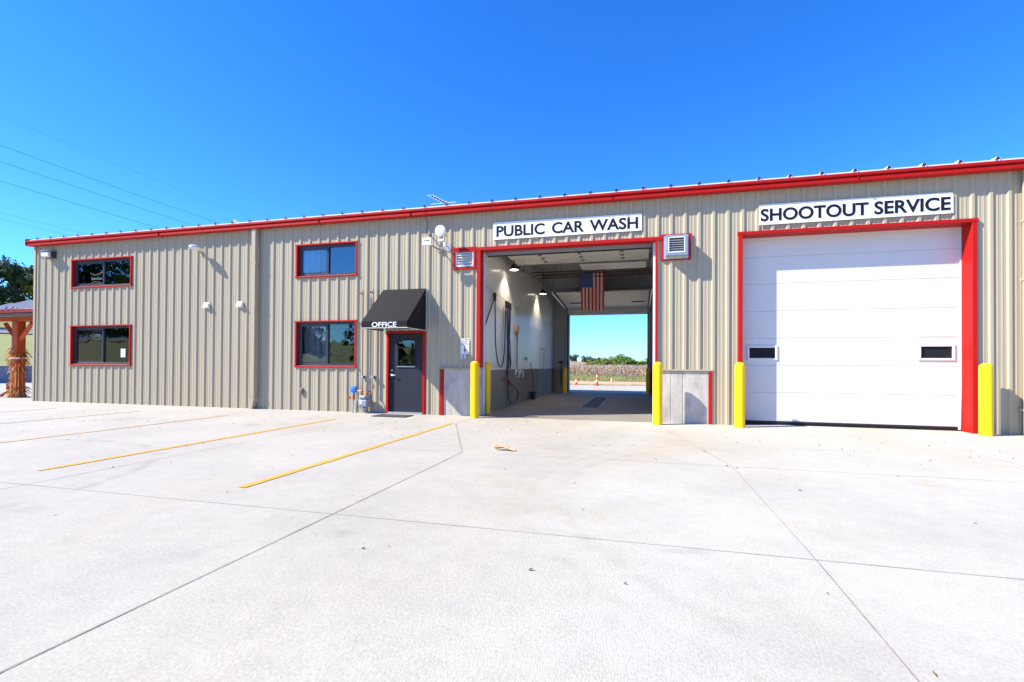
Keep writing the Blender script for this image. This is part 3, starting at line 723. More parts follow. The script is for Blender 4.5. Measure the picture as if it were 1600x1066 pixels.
# rolled up front door: hanging front section plus overhead run
def raised_door(x0, x1, pts_, hinge_xs, hang, m):
    b = MB(); t = .045; ss = [0]
    for p, q in zip(pts_, pts_[1:]):
        d = Vector((0, q[0]-p[0], q[1]-p[1])); L = d.length; d.normalize(); nn = Vector((0, -d.z, d.y))
        a = Vector((0, p[0], p[1]))+d*.006; c = Vector((0, q[0], q[1]))-d*.006
        poly = [(a.y, a.z), (c.y, c.z), (c.y+nn.y*t, c.z+nn.z*t), (a.y+nn.y*t, a.z+nn.z*t)]
        b.prism(poly, x0, x1)
        b.prism([(a.y, a.z), ((a+d*.03).y, (a+d*.03).z), ((a+d*.03).y-nn.y*.012, (a+d*.03).z-nn.z*.012), (a.y-nn.y*.012, a.z-nn.z*.012)], x0+.02, x1-.02)
    o = b.build('overhead_door', m, B)
    for (y, z) in pts_[1:-1]:
        for x in hinge_xs: MB().box(x-.05, x+.05, y-.028, y+.028, z-.04, z-.005).build('hinge', galvd, o)
    return o
cream = mat('cream door backing', (.74, .72, .62), .5, var=.06)
bandm = mat('shaded grey door face', (.24, .25, .27), .5, var=.08)  # grey puts the shade on the hanging section into its colour
od = raised_door(-3.66, .26, [(.30, 3.975), (.30, 4.13), (.42, 4.30), (.8, 4.36)]+[(.8+.43*k, 4.36) for k in range(1, 7)], (-2.7, -1.6, -.46), 0, cream)
MB().box(-3.66, .26, .27, .33, 3.95, 3.977).build('bottom_seal', black, od)
MB().box(-3.66, .26, .235, .252, 3.97, 4.13).build('bottom_section', bandm, od)
MB().box(-1.75, .2, 3.5, 4.3, 4.30, 4.335).build('bright_end_section', whitep, od)  # lit look of the door's end put into a whiter colour
od2 = raised_door(-3.16, .36, [(11.02, 3.62), (10.95, 3.83), (10.8, 3.92)]+[(10.8-.53*k, 3.92+.035*k) for k in range(1, 7)], (-2.55, -2.2, -.95, .02), 0, cream)
MB().box(-2.9, -2.2, 9.55, 9.75, 3.93, 3.955).build('window', black, od2); MB().box(-.3, .2, 9.55, 9.75, 3.93, 3.955).build('window', black, od2)
def track(pts_, r, m=galvd, name='door_track'):
    b = MB(); b.tube(pts_, r, 6); b.build(name, m, B)
track([(-3.74, .27, .3), (-3.74, .27, 3.9), (-3.73, .45, 4.25), (-3.72, .8, 4.3), (-3.7, 4.4, 4.33)], .03)
track([(-3.72, .9, 4.42), (-3.7, 7.3, 4.5)], .02)
track([(.33, .27, .3), (.33, .27, 3.9), (.34, .45, 4.25), (.35, .8, 4.3), (.36, 4.4, 4.33)], .03)
track([(-3.26, 11.08, .3), (-3.26, 11.08, 3.6), (-3.26, 10.8, 3.85), (-3.3, 7.4, 4.1)], .035, galv)
track([(.44, 11.08, .3), (.44, 11.08, 3.6), (.44, 10.8, 3.85), (.46, 7.4, 4.1)], .035, galv)
track([(-3.3, 7.42, 4.1), (-3.1, 7.3, 4.97)], .014); track([(-3.3, 7.42, 4.1), (-3.3, 7.42, 4.97)], .014); track([(-3.7, 4.35, 4.33), (-3.7, 4.35, 4.97)], .014); track([(.46, 7.42, 4.1), (.46, 7.42, 4.97)], .014)
b = MB(); b.tube([(-3.66, .62, 4.52), (.3, .62, 4.52)], .02, 8)
for x in (-3.4, -.1): b.tube([(x, .62, 4.52), (x+.8 if x < -1 else x-.8, .62, 4.52)], .045, 10)
b.build('torsion_shaft', galvd, B)
# spring and cable clutter on the left track
b = MB()
for k in range(7): b.box(-3.8, -3.66, .9+k*.45, 1.0+k*.45, 4.33+.01*(k % 2), 4.50)
b.build('track_bracket', galvd, B)
# pipes crossing the bay
b = MB(); b.tube([(-3.85, 6.2, 4.66), (.74, 6.2, 4.66)], .022, 8); b.build('water_pipe', pipe_red, B)
b = MB(); b.tube([(-3.85, 6.5, 4.61), (.74, 6.5, 4.64)], .016, 8); b.build('water_pipe', pipe_red, B)
b = MB(); b.tube([(-3.80, 7.1, 4.60), (.74, 7.1, 4.62)], .022, 8); b.build('water_pipe', pipe_red, B)
b = MB()
for x in (-2.9, -.35): b.tube([(x, 6.2, 4.65), (x, 6.2, 4.98)], .008, 5); b.tube([(x, 7.1, 4.6), (x, 7.1, 4.98)], .008, 5)
b.build('pipe_hanger', galvd, B)

# overhead door 3 --------------------------------------------------------------
b = MB(); b.bbox(2.049, 2.13, -.055, .295, 0.002, 4.055); b.build('door_jamb', red, B)
b = MB(); b.bbox(6.175, 6.257, -.055, .295, 0.002, 4.055); b.build('door_jamb', red, B)
b = MB(); b.bbox(2.03, 6.275, -.058, .295, 4.057, 4.126); b.build('door_header', red, B)
b = MB(); Y3 = .30; X0, X1 = 2.10, 6.20
secs = [.085, .70, 1.285, 1.87, 2.46, 3.05, 3.64, 4.2]
def doorsec(b, xa, xb, za, zb):
    prof = [(Y3+.04, za), (Y3+.004, za), (Y3, za+.008)]
    n = 6
    for k in range(1, n): # shallow pressed lines
        z = za+(zb-za)*k/n; prof += [(Y3, z-.005), (Y3+.0012, z), (Y3, z+.005)]
    prof += [(Y3, zb-.008), (Y3+.004, zb-.003), (Y3+.04, zb-.003)]
    b.prism(prof, xa, xb)
wins = [(2.285, 2.885, 1.395, 1.71), (5.455, 6.075, 1.40, 1.725)]
for k in range(7):
    za, zb = secs[k], secs[k+1]
    if k == 2:
        doorsec(b, X0, 2.33, za, zb); doorsec(b, 2.85, 5.5, za, zb); doorsec(b, 6.03, X1, za, zb)
        for wa, wb in ((2.33, 2.85), (5.5, 6.03)): b.box(wa, wb, Y3, Y3+.04, za+.001, 1.43); b.box(wa, wb, Y3, Y3+.04, 1.68, zb-.004)
    else: doorsec(b, X0, X1, za, zb)
D3 = b.build('overhead_door', doorw, B)
for wa, wb, wc, wd in wins:
    f = MB(); frame(f, wa, wb, wc, wd, Y3-.022, Y3+.01, .045); f.build('door_window', whitep, D3)
    MB().box(wa+.04, wb-.04, Y3+.012, Y3+.018, wc+.04, wd-.04).build('pane', mat('dark door pane', (.018, .02, .026), .12, spec=.35), D3)
b = MB(); b.box(X0, X1, Y3+.002, Y3+.05, .055, .084); b.build('bottom_seal', black, D3)
MB().box(X0, X1, Y3+.03, Y3+.05, .004, .056).build('gap_shade', black, D3)  # black strip in place of the shade in the gap under the door
b = MB(); b.prism([(6.125, .03), (6.158, .03), (6.174, .9), (6.174, 4.05), (6.15, 4.05), (6.15, .9)], Y3-.03, Y3-.004, 'y'); b.build('weather_strip', whitep, B)
MB().box(2.0, 6.3, Y3+.06, 2.0, -.01, 4.3).build('black_bay_block', black, B)  # solid black block in place of the unlit room behind the door

# signs ----------------------------------------------------------------------------
signw = mat('white banner vinyl', (.80, .81, .83), .45, spec=.5, bump=.5, bscale=3, stretch=(1, 1, 4))
def banner(x0, x1, zl0, zl1, zr0, zr1, s, tx0, tx1, th, wave, label):
    e = empty('banner_sign', ((x0+x1)/2, -.05, zl0), label, 'sign')
    b = MB(); n, mz = 80, 6; yb = -.046; rr = np.random.default_rng(int(x0*10)+99)
    vs = []
    def fy(u, v): return yb - wave*(.5+.5*math.sin(u*31+v*6)+.4*math.sin(u*73-v*11)+.5*math.sin(u*13+v*9))
    for i in range(n+1):
        u = i/n
        for k in range(mz+1):
            v = k/mz; z = (zl0+(zr0-zl0)*u)*(1-v)+(zl1+(zr1-zl1)*u)*v
            vs.append((x0+(x1-x0)*u, fy(u, v) + (.012 if k == mz else 0), z))
    m0 = len(vs); vs += [(x, -.040, z) for x, y, z in vs]
    q = mz+1; fs = []
    for i in range(n):
        for k in range(mz):
            fs.append((i*q+k, (i+1)*q+k, (i+1)*q+k+1, i*q+k+1))
        fs.append((i*q, m0+i*q, m0+(i+1)*q, (i+1)*q)); fs.append((i*q+mz, (i+1)*q+mz, m0+(i+1)*q+mz, m0+i*q+mz))
    for i in (0, n): fs += [(i*q+k, i*q+k+1, m0+i*q+k+1, m0+i*q+k) for k in range(mz)]
    b.add(vs, fs); b.build('panel', signw, e, True)
    t = MB(); zc0 = (zl0+zl1)/2; 
    text(t, s, tx0, tx1, -th/2, th/2, 0, .0015, .026)
    zoff = lambda x: ((zl0+zl1)/2*(1-(x-x0)/(x1-x0))+(zr0+zr1)/2*(x-x0)/(x1-x0))
    # lettering follows the panel surface
    t.v = [(x, fy((x-x0)/(x1-x0), .5+(z-.012)/(zl1-zl0))-.001-wave*1.9+y, zoff(x)-.012+z) for x, y, z in t.v]
    t.build('lettering', navy, e)
    b = MB()
    for fx in ([x0+.04, x1-.04]+[x0+(x1-x0)*k/5 for k in range(1, 5)]):
        for vv in (.06, .94):
            z = zoff(fx)+(vv-.5)*(zl1-zl0); b.lathe((fx, fy((fx-x0)/(x1-x0), vv)-.004, z), [(.009, 0), (.006, -.004)], 8, 'y')
    b.build('grommet', galv, e)
banner(-3.43, .054, 4.28, 4.70, 4.29, 4.675, 'PUBLIC CAR WASH', -3.345, -.03, .268, .0004, 'white sign reading PUBLIC CAR WASH above the open wash bay')
banner(2.445, 5.876, 4.245, 4.678, 4.25, 4.66, 'SHOOTOUT SERVICE', 2.475, 5.83, .265, .0014, 'wrinkled white banner reading SHOOTOUT SERVICE above the closed door')

e = empty('button_sign', (-4.12, -.04, 1.4), 'small white instruction sign with a down arrow above the left concrete base', 'sign')
MB().box(-4.245, -4.02, -.040, -.034, 1.52, 1.905).build('panel', whitep, e); MB().box(-4.235, -4.10, -.043, -.034, 1.405, 1.518).build('plate', galv, e)
b = MB(); text(b, 'TO OPEN', -4.23, -4.035, 1.855, 1.89, -.041, .001, .0); text(b, 'PUSH', -4.195, -4.07, 1.80, 1.835, -.041, .001, .0); text(b, 'BUTTON', -4.23, -4.035, 1.745, 1.78, -.041, .001, .0)
b.prism([(-4.14, 1.73), (-4.125, 1.73), (-4.122, 1.63), (-4.105, 1.63), (-4.132, 1.54), (-4.16, 1.63), (-4.143, 1.63)], -.043, -.041, 'y')
b.build('lettering', mat('black sign lettering', (.01, .01, .015), .6), e)
b = MB()
for z in (1.485, 1.435): b.lathe((-4.168, -.043, z), [(.016, 0), (.014, -.012)], 12, 'y')
b.build('button', black, e, True)

# louvres ---------------------------------------------------------------------------
lb = MB(); frame(lb, -4.46, -3.87, 3.60, 4.09, -.052, .03, .055); lv = lb.build('louver_vent', red, B)
b = MB(); frame(b, -4.40, -3.93, 3.67, 4.095, -.03, .05, .03); b.build('frame', whitep, lv)
b = MB()
for k in range(6):
    z = 3.70+k*.063
    b.prism([(-.034, z), (.03, z+.052), (.034, z+.046), (-.03, z-.006)], -4.369, -3.961)
b.build('slats', whitep, lv)
MB().box(-4.40, -3.93, .051, .06, 3.67, 4.1).build('backing', galvd, lv)
lb = MB(); frame(lb, .47, 1.092, 3.589, 4.165, -.050, .03, .075); lv = lb.build('louver_vent', red, B)
b = MB(); bx0, bx1, bz0, bz1, yb = .56, 1.0, 3.655, 4.09, -.27
frame(b, bx0, bx1, bz0, bz1, yb, -.03, .05); b.box(bx0-.035, bx1+.035, -.064, -.05, bz0-.04, bz1+.035)
b.build('hood', galv, lv)
b = MB(); frame(b, bx0+.045, bx1-.045, bz0+.045, bz1-.045, yb-.012, yb+.03, .022); b.build('frame', whitep, lv)
b = MB()
for k in range(6):
    z = bz0+.075+k*.048
    b.prism([(yb, z), (yb+.04, z+.038), (yb+.044, z+.032), (yb+.004, z-.006)], bx0+.067, bx1-.067)
b.build('slats', galv, lv)
MB().box(bx0+.05, bx1-.05, yb+.1, yb+.11, bz0+.05, bz1-.05).build('backing', black, lv)

# ================================================================== LOOSE THINGS
# bollards
def bollard_mb():
    b = MB(); pr_ = [(.098, -.02), (.103, 0), (.103, .01), (.1, .02), (.1, 1.27)]
    pr_ += [(.1*math.cos(a), 1.27+.075*math.sin(a)) for a in [R(q) for q in (15, 30, 45, 60, 75, 88)]]
    b.lathe((0, 0, 0), pr_, 32); return b
B0 = empty('bollard', (0, 0, 0), '', 'bollard', 'yellow bollards guarding the bay doors')
bollard_mb().build('sleeve', yellow, B0, True)
MB().lathe((0, 0, 0), [(.106, .0), (.106, .012), (.1, .014)], 32).build('base_ring', mat('dirty yellow edge', (.5, .36, .03), .8, var=.3), B0, True)
spots = [((-3.76, -.36), 'yellow bollard in the sun before the left concrete base of the wash bay'),
         ((.39, -.40), 'yellow bollard in the sun before the right jamb of the wash bay'),
         ((2.02, -.36), 'yellow bollard by the left jamb of the white service door'),
         ((6.24, -.30), 'rightmost yellow bollard, right of the white service door'),
         ((-3.755, .56), 'shaded yellow bollard just inside the left front corner of the wash bay'),
         ((-3.3, 10.98), 'inner yellow bollard at the left jamb of the far doorway'),
         ((-3.26, 11.66), 'outer yellow bollard at the left jamb of the far doorway'),
         ((.40, 10.98), 'dull yellow bollard at the right jamb of the far doorway')]
for i, ((x, y), lab) in enumerate(spots):
    if i == 0: B0.location = (x, y, 0); B0['label'] = lab; WL[B0.name] = Vector((x, y, 0))
    else:
        dd = dup(B0, (x, y, 0), lab)
        if y > 10: dd.scale = (1, 1, .88)

# flag hanging from the rear pipe
fe = empty('flag', (-1.72, 7.1, 3.35), 'American flag hung vertically from the bay ceiling pipe', 'flag')
b = MB(); b.keep = 1; W_, H_ = .90, 1.46; xa, za = -2.16, 4.78; n1, n2 = 39, 40; grid = {}
flagred = 0; vs = []; fs = []; ms = []
for i in range(n1+1):
    for k in range(n2+1):
        u, v = i/n1, k/n2
        vs.append((xa+W_*u+.02*v*(.5-u)+.03*v*(1-u), 7.1+.035*math.sin(u*9+v*2.2)*(.3+v)+.01*math.sin(u*21), za-H_*v+.02*math.sin(u*6)*v-.012*math.sin(u*3.1)))
for i in range(n1):
    for k in range(n2):
        u, v = (i+.5)/n1, (k+.5)/n2
        st = int(u*13)
        mi = 2 if (u < 7/13 and v < .4) else (st % 2)
        fs.append((i*(n2+1)+k, i*(n2+1)+k+1, (i+1)*(n2+1)+k+1, (i+1)*(n2+1)+k)); ms.append(mi)
b.v = vs; b.f = fs; b.m = [0 if m_ == 0 else m_ for m_ in ms]
fl = b.build('cloth', [mat('flag red', (.72, .012, .025), .8, var=.06), mat('flag white', (.85, .83, .78), .8, var=.05), mat('flag blue', (.04, .075, .33), .8, var=.06)], fe, True)
so = fl.modifiers.new('thick', 'SOLIDIFY'); so.thickness = .004
b = MB(); b.keep = 1
for rr_ in range(9):
    for cc in range(6 if rr_ % 2 == 0 else 5):
        v = (.045+rr_*.044)*.98; u = (7/13)*((cc+.5)/6 if rr_ % 2 == 0 else (cc+1)/6)
        x = xa+W_*u+.02*v*(.5-u)+.03*v*(1-u); y = 7.1+.035*math.sin(u*9+v*2.2)*(.3+v)+.01*math.sin(u*21)-.008; z = za-H_*v
        pp = []
        for q in range(10):
            a = math.pi/2+q*math.pi/5; rad = .017 if q % 2 == 0 else .007; pp.append((x+rad*math.cos(a), y, z+rad*math.sin(a)))
        b.add(pp+[(x, y, z)], [(q, (q+1) % 10, 10) for q in range(10)])
b.build('stars', MATS['flag white'], fe)
b = MB()
for u in (0, .5, 1): x = xa+W_*u; b.tube([(x, 7.1, za), (x+.01, 7.1, 4.62 if za > 4.62 else za+.02)], .006, 5)
b.build('tie', black, fe)

# bay lamps
lampm = mat('lamp lens', (1, .93, .82), .4, emit=7)
def bay_lamp(x, y, z, label):
    e = empty('bay_light', (x, y, z), label, 'light', 'lit lamps hanging in the wash bay')
    MB().lathe((x, y, z), [(.06, .17), (.075, .10), (.10, .085), (.145, .03), (.15, 0), (.135, -.004), (.125, .012)], 24).build('housing', black, e, True)
    MB().lathe((x, y, z), [(.124, .008), (.12, -.002), (.09, -.008)], 24).build('lens', lampm, e, True)
    MB().tube([(x, y, z+.17), (x, y, 4.975)], .008, 6).build('rod', black, e)
    L = bpy.data.lights.new('bay_light_lamp', 'SPOT'); L.energy = 55; L.color = (1, .86, .68); L.spot_size = R(115); L.spot_blend = .5; L.shadow_soft_size = .06
    o = bpy.data.objects.new('bay_light_lamp', L); COL.objects.link(o); o.parent = e; o.location = (0, 0, -.03)
bay_lamp(-3.58, 2.6, 4.07, 'nearer lit round lamp hanging high by the left bay wall')
bay_lamp(-3.62, 7.25, 4.03, 'farther lit round lamp hanging high by the left bay wall')

# wash hoses
hose = mat('dark blue hose rubber', (.02, .03, .075), .45, var=.2); hoseb = mat('black hose rubber', (.02, .02, .02), .5, var=.2)
def catm(pts_, n=10):
    P = [Vector(p) for p in pts_]; P = [P[0]*2-P[1]]+P+[P[-1]*2-P[-2]]; out = []
    for i in range(1, len(P)-2):
        for k in range(n):
            t = k/n; a, b_, c, d = P[i-1], P[i], P[i+1], P[i+2]
            out.append(.5*((2*b_)+(c-a)*t+(2*a-5*b_+4*c-d)*t*t+(3*b_-a-3*c+d)*t**3))
    out.append(P[-2]); return out
XW = -3.78
cb = MB(); cb.tube([(XW, .35, 3.27), (XW, 2.9, 3.10), (XW, 10.9, 2.98)], .006, 5); tag(cb.build('trolley_cable', galvd), 'thin steel cable strung along the left bay wall for the hose trolleys', 'cable')
hz = empty('wash_hose', (XW, 2, 1), 'dark blue wash hose looped from trolleys on the left bay wall', 'hose')
def hs_(pts_, r, m): MB().tube(catm(pts_, 12), r, 8).build('hose_run', m, hz, True)
hs_([(XW, .40, 2.2), (XW, .62, 2.42), (XW, .95, 2.75), (XW, 1.28, 3.1)], .018, hose)
hs_([(XW, 1.32, 3.1), (XW, 1.36, 2.4), (XW, 1.42, 1.8), (XW, 1.62, 1.35), (XW, 1.95, 1.2), (XW, 2.2, 1.4), (XW, 2.36, 2.1), (XW, 2.44, 3.05)], .018, hose)
hs_([(XW, 2.62, 3.03), (XW+.01, 2.6, 2.2), (XW+.01, 2.62, 1.5), (XW+.01, 2.55, .95)], .024, hose)
hs_([(XW, 2.92, 3.02), (XW+.02, 2.8, 2.4), (XW+.02, 2.66, 1.7), (XW+.02, 2.68, 1.14)], .03, hose)
hs_([(XW, 2.86, 3.0), (XW, 2.86, 2.2), (XW, 3.0, 1.7), (XW, 3.06, 1.25)], .014, hose)
hs_([(XW+.03, 2.72, 3.0), (XW+.03, 2.66, 2.0), (XW+.03, 2.9, 1.14)], .016, hose)
hs_([(XW+.05, 2.52, 1.1), (XW+.06, 2.48, .8), (XW+.07, 2.5, .4), (XW+.08, 2.68, .15), (XW+.08, 3.1, .09), (XW+.07, 3.55, .16), (XW+.07, 3.7, .35), (XW+.07, 3.5, .5), (XW+.07, 3.1, .62), (XW+.06, 2.8, .72)], .018, hoseb)
for y, z in ((1.3, 3.16), (2.5, 3.1), (2.72, 3.09), (2.92, 3.08)):
    MB().bbox(XW-.03, XW+.03, y-.05, y+.05, z-.16, z+.04).build('trolley', black, hz)
b = MB(); b.tube(catm([(XW+.06, 1.86, .82), (XW+.06, 1.95, .9), (XW+.06, 2.2, .9), (XW+.06, 2.42, .84)]), .016, 8); b.tube([(XW+.06, 2.4, .86), (XW+.06, 2.86, .69)], .035, 8); b.tube([(XW+.06, 2.3, .86), (XW+.06, 2.32, .72)], .012, 6)
b.build('spray_gun', mat('red plastic grip', (.35, .02, .02), .45, var=.1), hz, True)
br = empty('wash_brush', (XW, 5.9, 0), 'long handled wash brush with black head leaning on the left bay wall', 'brush')
MB().tube([(XW+.02, 5.74, 1.36), (XW+.12, 5.95, .3)], .014, 8).build('handle', pipe_red, br, True)
b = MB(); b.bbox(XW+.0, XW+.16, 5.8, 6.12, .2, .3); b.prism([(5.78, .2), (5.83, .03), (6.1, .03), (6.14, .2)], XW+.01, XW+.15); b.build('brush_head', black, br)
b = MB(); b.lathe((XW-.07, 3.97, 2.4), [(.17, 0), (.17, .05), (.14, .07), (.05, .075)], 24, 'x'); rl = b
hr = empty('wall_fan', (XW, 3.97, 2.4), 'round tan wall fitting on the left bay wall with a pipe below it', 'fitting')
rl.build('disc', mat('tan plastic', (.42, .30, .17), .5, var=.1), hr, True)
MB().tube([(XW-.04, 3.98, 2.24), (XW-.04, 3.98, 1.15)], .022, 8).build('pipe', mat('grey brown conduit', (.18, .17, .15), .5, var=.1), hr, True)
for y, lb_ in ((3.85, 'left white hook below the wall liner in the wash bay'), (4.45, 'right white hook below the wall liner in the wash bay')):
    b = MB(); b.tube(catm([(XW-.04, y, 1.09), (XW+.05, y, 1.05), (XW+.06, y, .9), (XW+.01, y, .86)]), .014, 6); b.box(XW-.058, XW-.03, y-.04, y+.04, .95, 1.11)
    tag(b.build('wall_hook', whitep, smooth=True), lb_, 'hook', 'white hooks on the left bay wall')
b = MB(); b.tube([(XW-.04, 7.75, 1.93), (XW+.02, 7.75, 1.93), (XW+.02, 8.25, 1.93), (XW+.02, 8.22, 1.16), (XW-.04, 8.22, 1.16)], .014, 6); tag(b.build('wall_rail', galvd), 'slim bent metal rail fixed on the left bay wall', 'rail')
b = MB(); b.lathe((XW-.06, 5.3, 1.48), [(.07, 0), (.06, .05), (.02, .06)], 16, 'x'); tag(b.build('wall_outlet', galvd, smooth=True), 'small round grey outlet on the left bay wall above the brush', 'outlet')
b = MB(); b.bbox(-3.6, -3.42, 11.02, 11.19, 1.38, 1.46); b.tube([(-3.5, 11.1, 1.42), (-3.5, 11.12, .3)], .014, 6); tag(b.build('wall_tap', black), 'black tap box and hose on the rear wall of the wash bay', 'tap')

# floor drain
dr_ = empty('floor_drain', (-1.4, 5.5, 0), 'long blue grey trench grate in the wash bay floor', 'drain')
MB().box(-1.70, -1.14, 3.2, 8.1, .005, .009).build('frame', galvd, dr_)
b = MB()
for k in range(60): y = 3.26+k*.08; b.box(-1.66, -1.18, y, y+.045, .0095, .018)
b.build('grate', mat('blue grey grate steel', (.095, .10, .125), .8, var=.25), dr_)

# traffic cones beyond the bay
orange_ = mat('orange cone plastic', (.85, .12, .02), .5, var=.05); refl = mat('white reflective collar', (.8, .8, .78), .4)
def cone(x, y, h, r0, label, tall=False, faded=False):
    orange_ = mat('faded pink cone plastic', (.75, .42, .30), .6) if faded else MATS['orange cone plastic']
    e = empty('traffic_cone', (x, y, 0), label, 'traffic cone')
    b = MB(); b.lathe((x, y, 0), [(r0, .03), (r0*.35+.012, h-.01), (r0*.3, h)], 20); b.build('body', orange_, e, True)
    b = MB(); bb = r0*1.9; b.prism([(x-bb, y-bb), (x+bb, y-bb), (x+bb, y+bb), (x-bb, y+bb)], 0.001, .035, 'z'); b.build('base', black if tall else orange_, e, bevel=.008)
    for a, c in ([(.30, .46), (.66, .82)] if tall else [(.45, .78)]):
        rr = lambda t: r0+(r0*.35+.012-r0)*t+.003
        MB().lathe((x, y, 0), [(rr(a), h*a), (rr(c), h*c)], 20).build('collar', refl, e, True)
cone(-3.94, 20.35, .42, .085, 'short orange and white traffic cone left of the tall one beyond the bay')
cone(-2.575, 19.9, .80, .085, 'tall orange and white banded traffic cone beyond the bay', True)
cone(-2.03, 27.0, .34, .09, 'small pale faded cone standing on the dirt strip', False, True)

# wall lamps and antennas
e = empty('wall_pack_light', (-18.12, -.04, 4.56), 'boxy white wall light under the gutter at the left building corner', 'light')
b = MB(); b.bbox(-18.30, -17.97, -.17, -.035, 4.56, 4.80, .01); b.build('housing', bronze, e)
b = MB(); b.prism([(-.172, 4.57), (-.24, 4.60), (-.25, 4.72), (-.172, 4.745)], -18.29, -17.99); b.build('lens', whitep, e)
b = MB(); b.prism([(-.04, 4.802), (-.27, 4.765), (-.27, 4.75), (-.172, 4.755), (-.04, 4.79)], -18.31, -17.96); b.build('visor', galv, e)
e = empty('area_light', (-12.2, -.03, 4.42), 'white cobra head area light on a short arm high on the left wall', 'light')
MB().bbox(-12.24, -12.16, -.06, -.03, 4.33, 4.5).build('bracket', tan2, e)
MB().tube([(-12.2, -.05, 4.42), (-12.2, -.11, 4.47), (-12.2, -.2, 4.5)], .03, 10).build('arm', tan2, e, True)
b = MB(); vs = []; n = 14
for i in range(n+1):
    t = i/n; y = -.13-.29*t; wv = .05+.10*math.sin(math.pi*min(1, t*1.05))**.7; hh = .03+.05*math.sin(math.pi*t)**.6; z = 4.505+.03*t
    for q in range(12):
        a = 2*math.pi*q/12; vs.append((-12.2+wv*math.cos(a), y, z+hh*math.sin(a)*(1 if math.sin(a) > 0 else .8)))
b.add(vs, [(i*12+q, i*12+(q+1) % 12, (i+1)*12+(q+1) % 12, (i+1)*12+q) for i in range(n) for q in range(12)]+[tuple(range(11, -1, -1)), tuple(n*12+q for q in range(12))])
b.build('head', whitep, e, True)
for x, lab in ((-11.99, 'left white dryer vent hood on the ribbed wall'), (-10.83, 'right white dryer vent hood, next to the downspout')):
    e = empty('vent_hood', (x, -.03, 2.83), lab, 'vent', 'white vent hoods on the left wall')
    MB().bbox(x-.10, x+.10, -.05, -.03, 2.82, 3.0).build('flange', whitep, e)
    b = MB(); b.prism([(-.051, 2.985), (-.066, 2.98), (-.11, 2.86), (-.11, 2.845), (-.051, 2.845)], x-.085, x+.085); b.build('hood', whitep, e)

e = empty('antenna_box', (-4.98, -.05, 4.1), 'small white rectangular antenna box on a wall bracket above the awning', 'antenna')
b = MB(); b.bbox(-5.09, -4.85, -.48, -.42, 4.13, 4.32, .012); b.build('housing', whitep, e)
b = MB(); b.tube([(-4.90, -.42, 4.16), (-4.84, -.2, 4.12), (-4.80, -.03, 4.12)], .016, 8); b.box(-4.86, -4.74, -.05, -.035, 4.05, 4.19); b.build('bracket', galvd, e)
b = MB(); b.box(-5.045, -5.02, -.4815, -.481, 4.235, 4.265); b.box(-4.99, -4.9, -.4815, -.481, 4.24, 4.262); b.build('marking', navy, e)
e = empty('dish_antenna', (-4.6, -.05, 4.1), 'round white dish antenna on a thin arm beside the antenna box', 'antenna')
b = MB(); c = (-4.69, -.30, 4.515); b.lathe(c, [(.03, .03), (.11, .018), (.135, -.01), (.135, -.02), (.1, -.03), (.03, -.036)], 24, 'y'); b.build('dish', whitep, e, True)
b = MB(); b.tube([(-4.69, -.27, 4.5), (-4.67, -.27, 4.2), (-4.62, -.12, 4.18), (-4.60, -.04, 4.18)], .014, 8); b.tube([(-4.67, -.27, 4.12), (-4.52, -.12, 4.02), (-4.5, -.04, 4.05)], .008, 6); b.box(-4.66, -4.52, -.05, -.035, 4.08, 4.25); b.build('mast', galv, e)
b = MB(); b.tube([(-4.73, -.28, 4.28), (-4.60, -.28, 4.28)], .04, 12); b.box(-4.62, -4.56, -.3, -.22, 4.13, 4.24); b.build('feed', whitep, e, True)
cb = MB(); cb.tube(catm([(-5.16, -.22, 5.1), (-5.17, -.24, 4.95), (-5.13, -.1, 4.85), (-5.16, -.04, 4.7), (-5.17, -.036, 4.55), (-4.98, -.04, 4.4), (-4.83, -.05, 4.2)]), .007, 5); tag(cb.build('antenna_cable', black), 'thin black cable dropping from the gutter to the antennas', 'cable')
# roof yagi antenna
e = empty('roof_antenna', (-5.6, 2, 5.3), 'small comb shaped television antenna lying above the roof edge', 'antenna')
b = MB(); b.tube([(-5.55, 2.0, 5.3), (-5.55, 2.0, 6.02)], .018, 8); b.build('mast', galvd, e)
b = MB(); b.tube([(-5.83, 1.6, 6.12), (-5.52, 2.1, 6.03)], .016, 6); b.build('boom', black, e)
b = MB()
for k in range(6): t = k/5; x = -5.83+.25*t; y = 1.6+.4*t; z = 6.125-.075*t; b.tube([(x-.11, y, z), (x+.11, y, z)], .006, 5)
b.tube([(-6.0, 2.02, 6.015), (-5.2, 2.02, 6.025)], .007, 5); b.build('elements', whitep, e)
b = MB(); b.lathe((-11.55, .5, 5.2), [(.045, 0), (.045, .28)], 16); b.lathe((-11.55, .5, 5.2), [(.085, .0), (.05, .05)], 16); tag(b.build('roof_vent_pipe', whitep, smooth=True), 'short white vent pipe standing on the roof above the left wall', 'vent pipe')

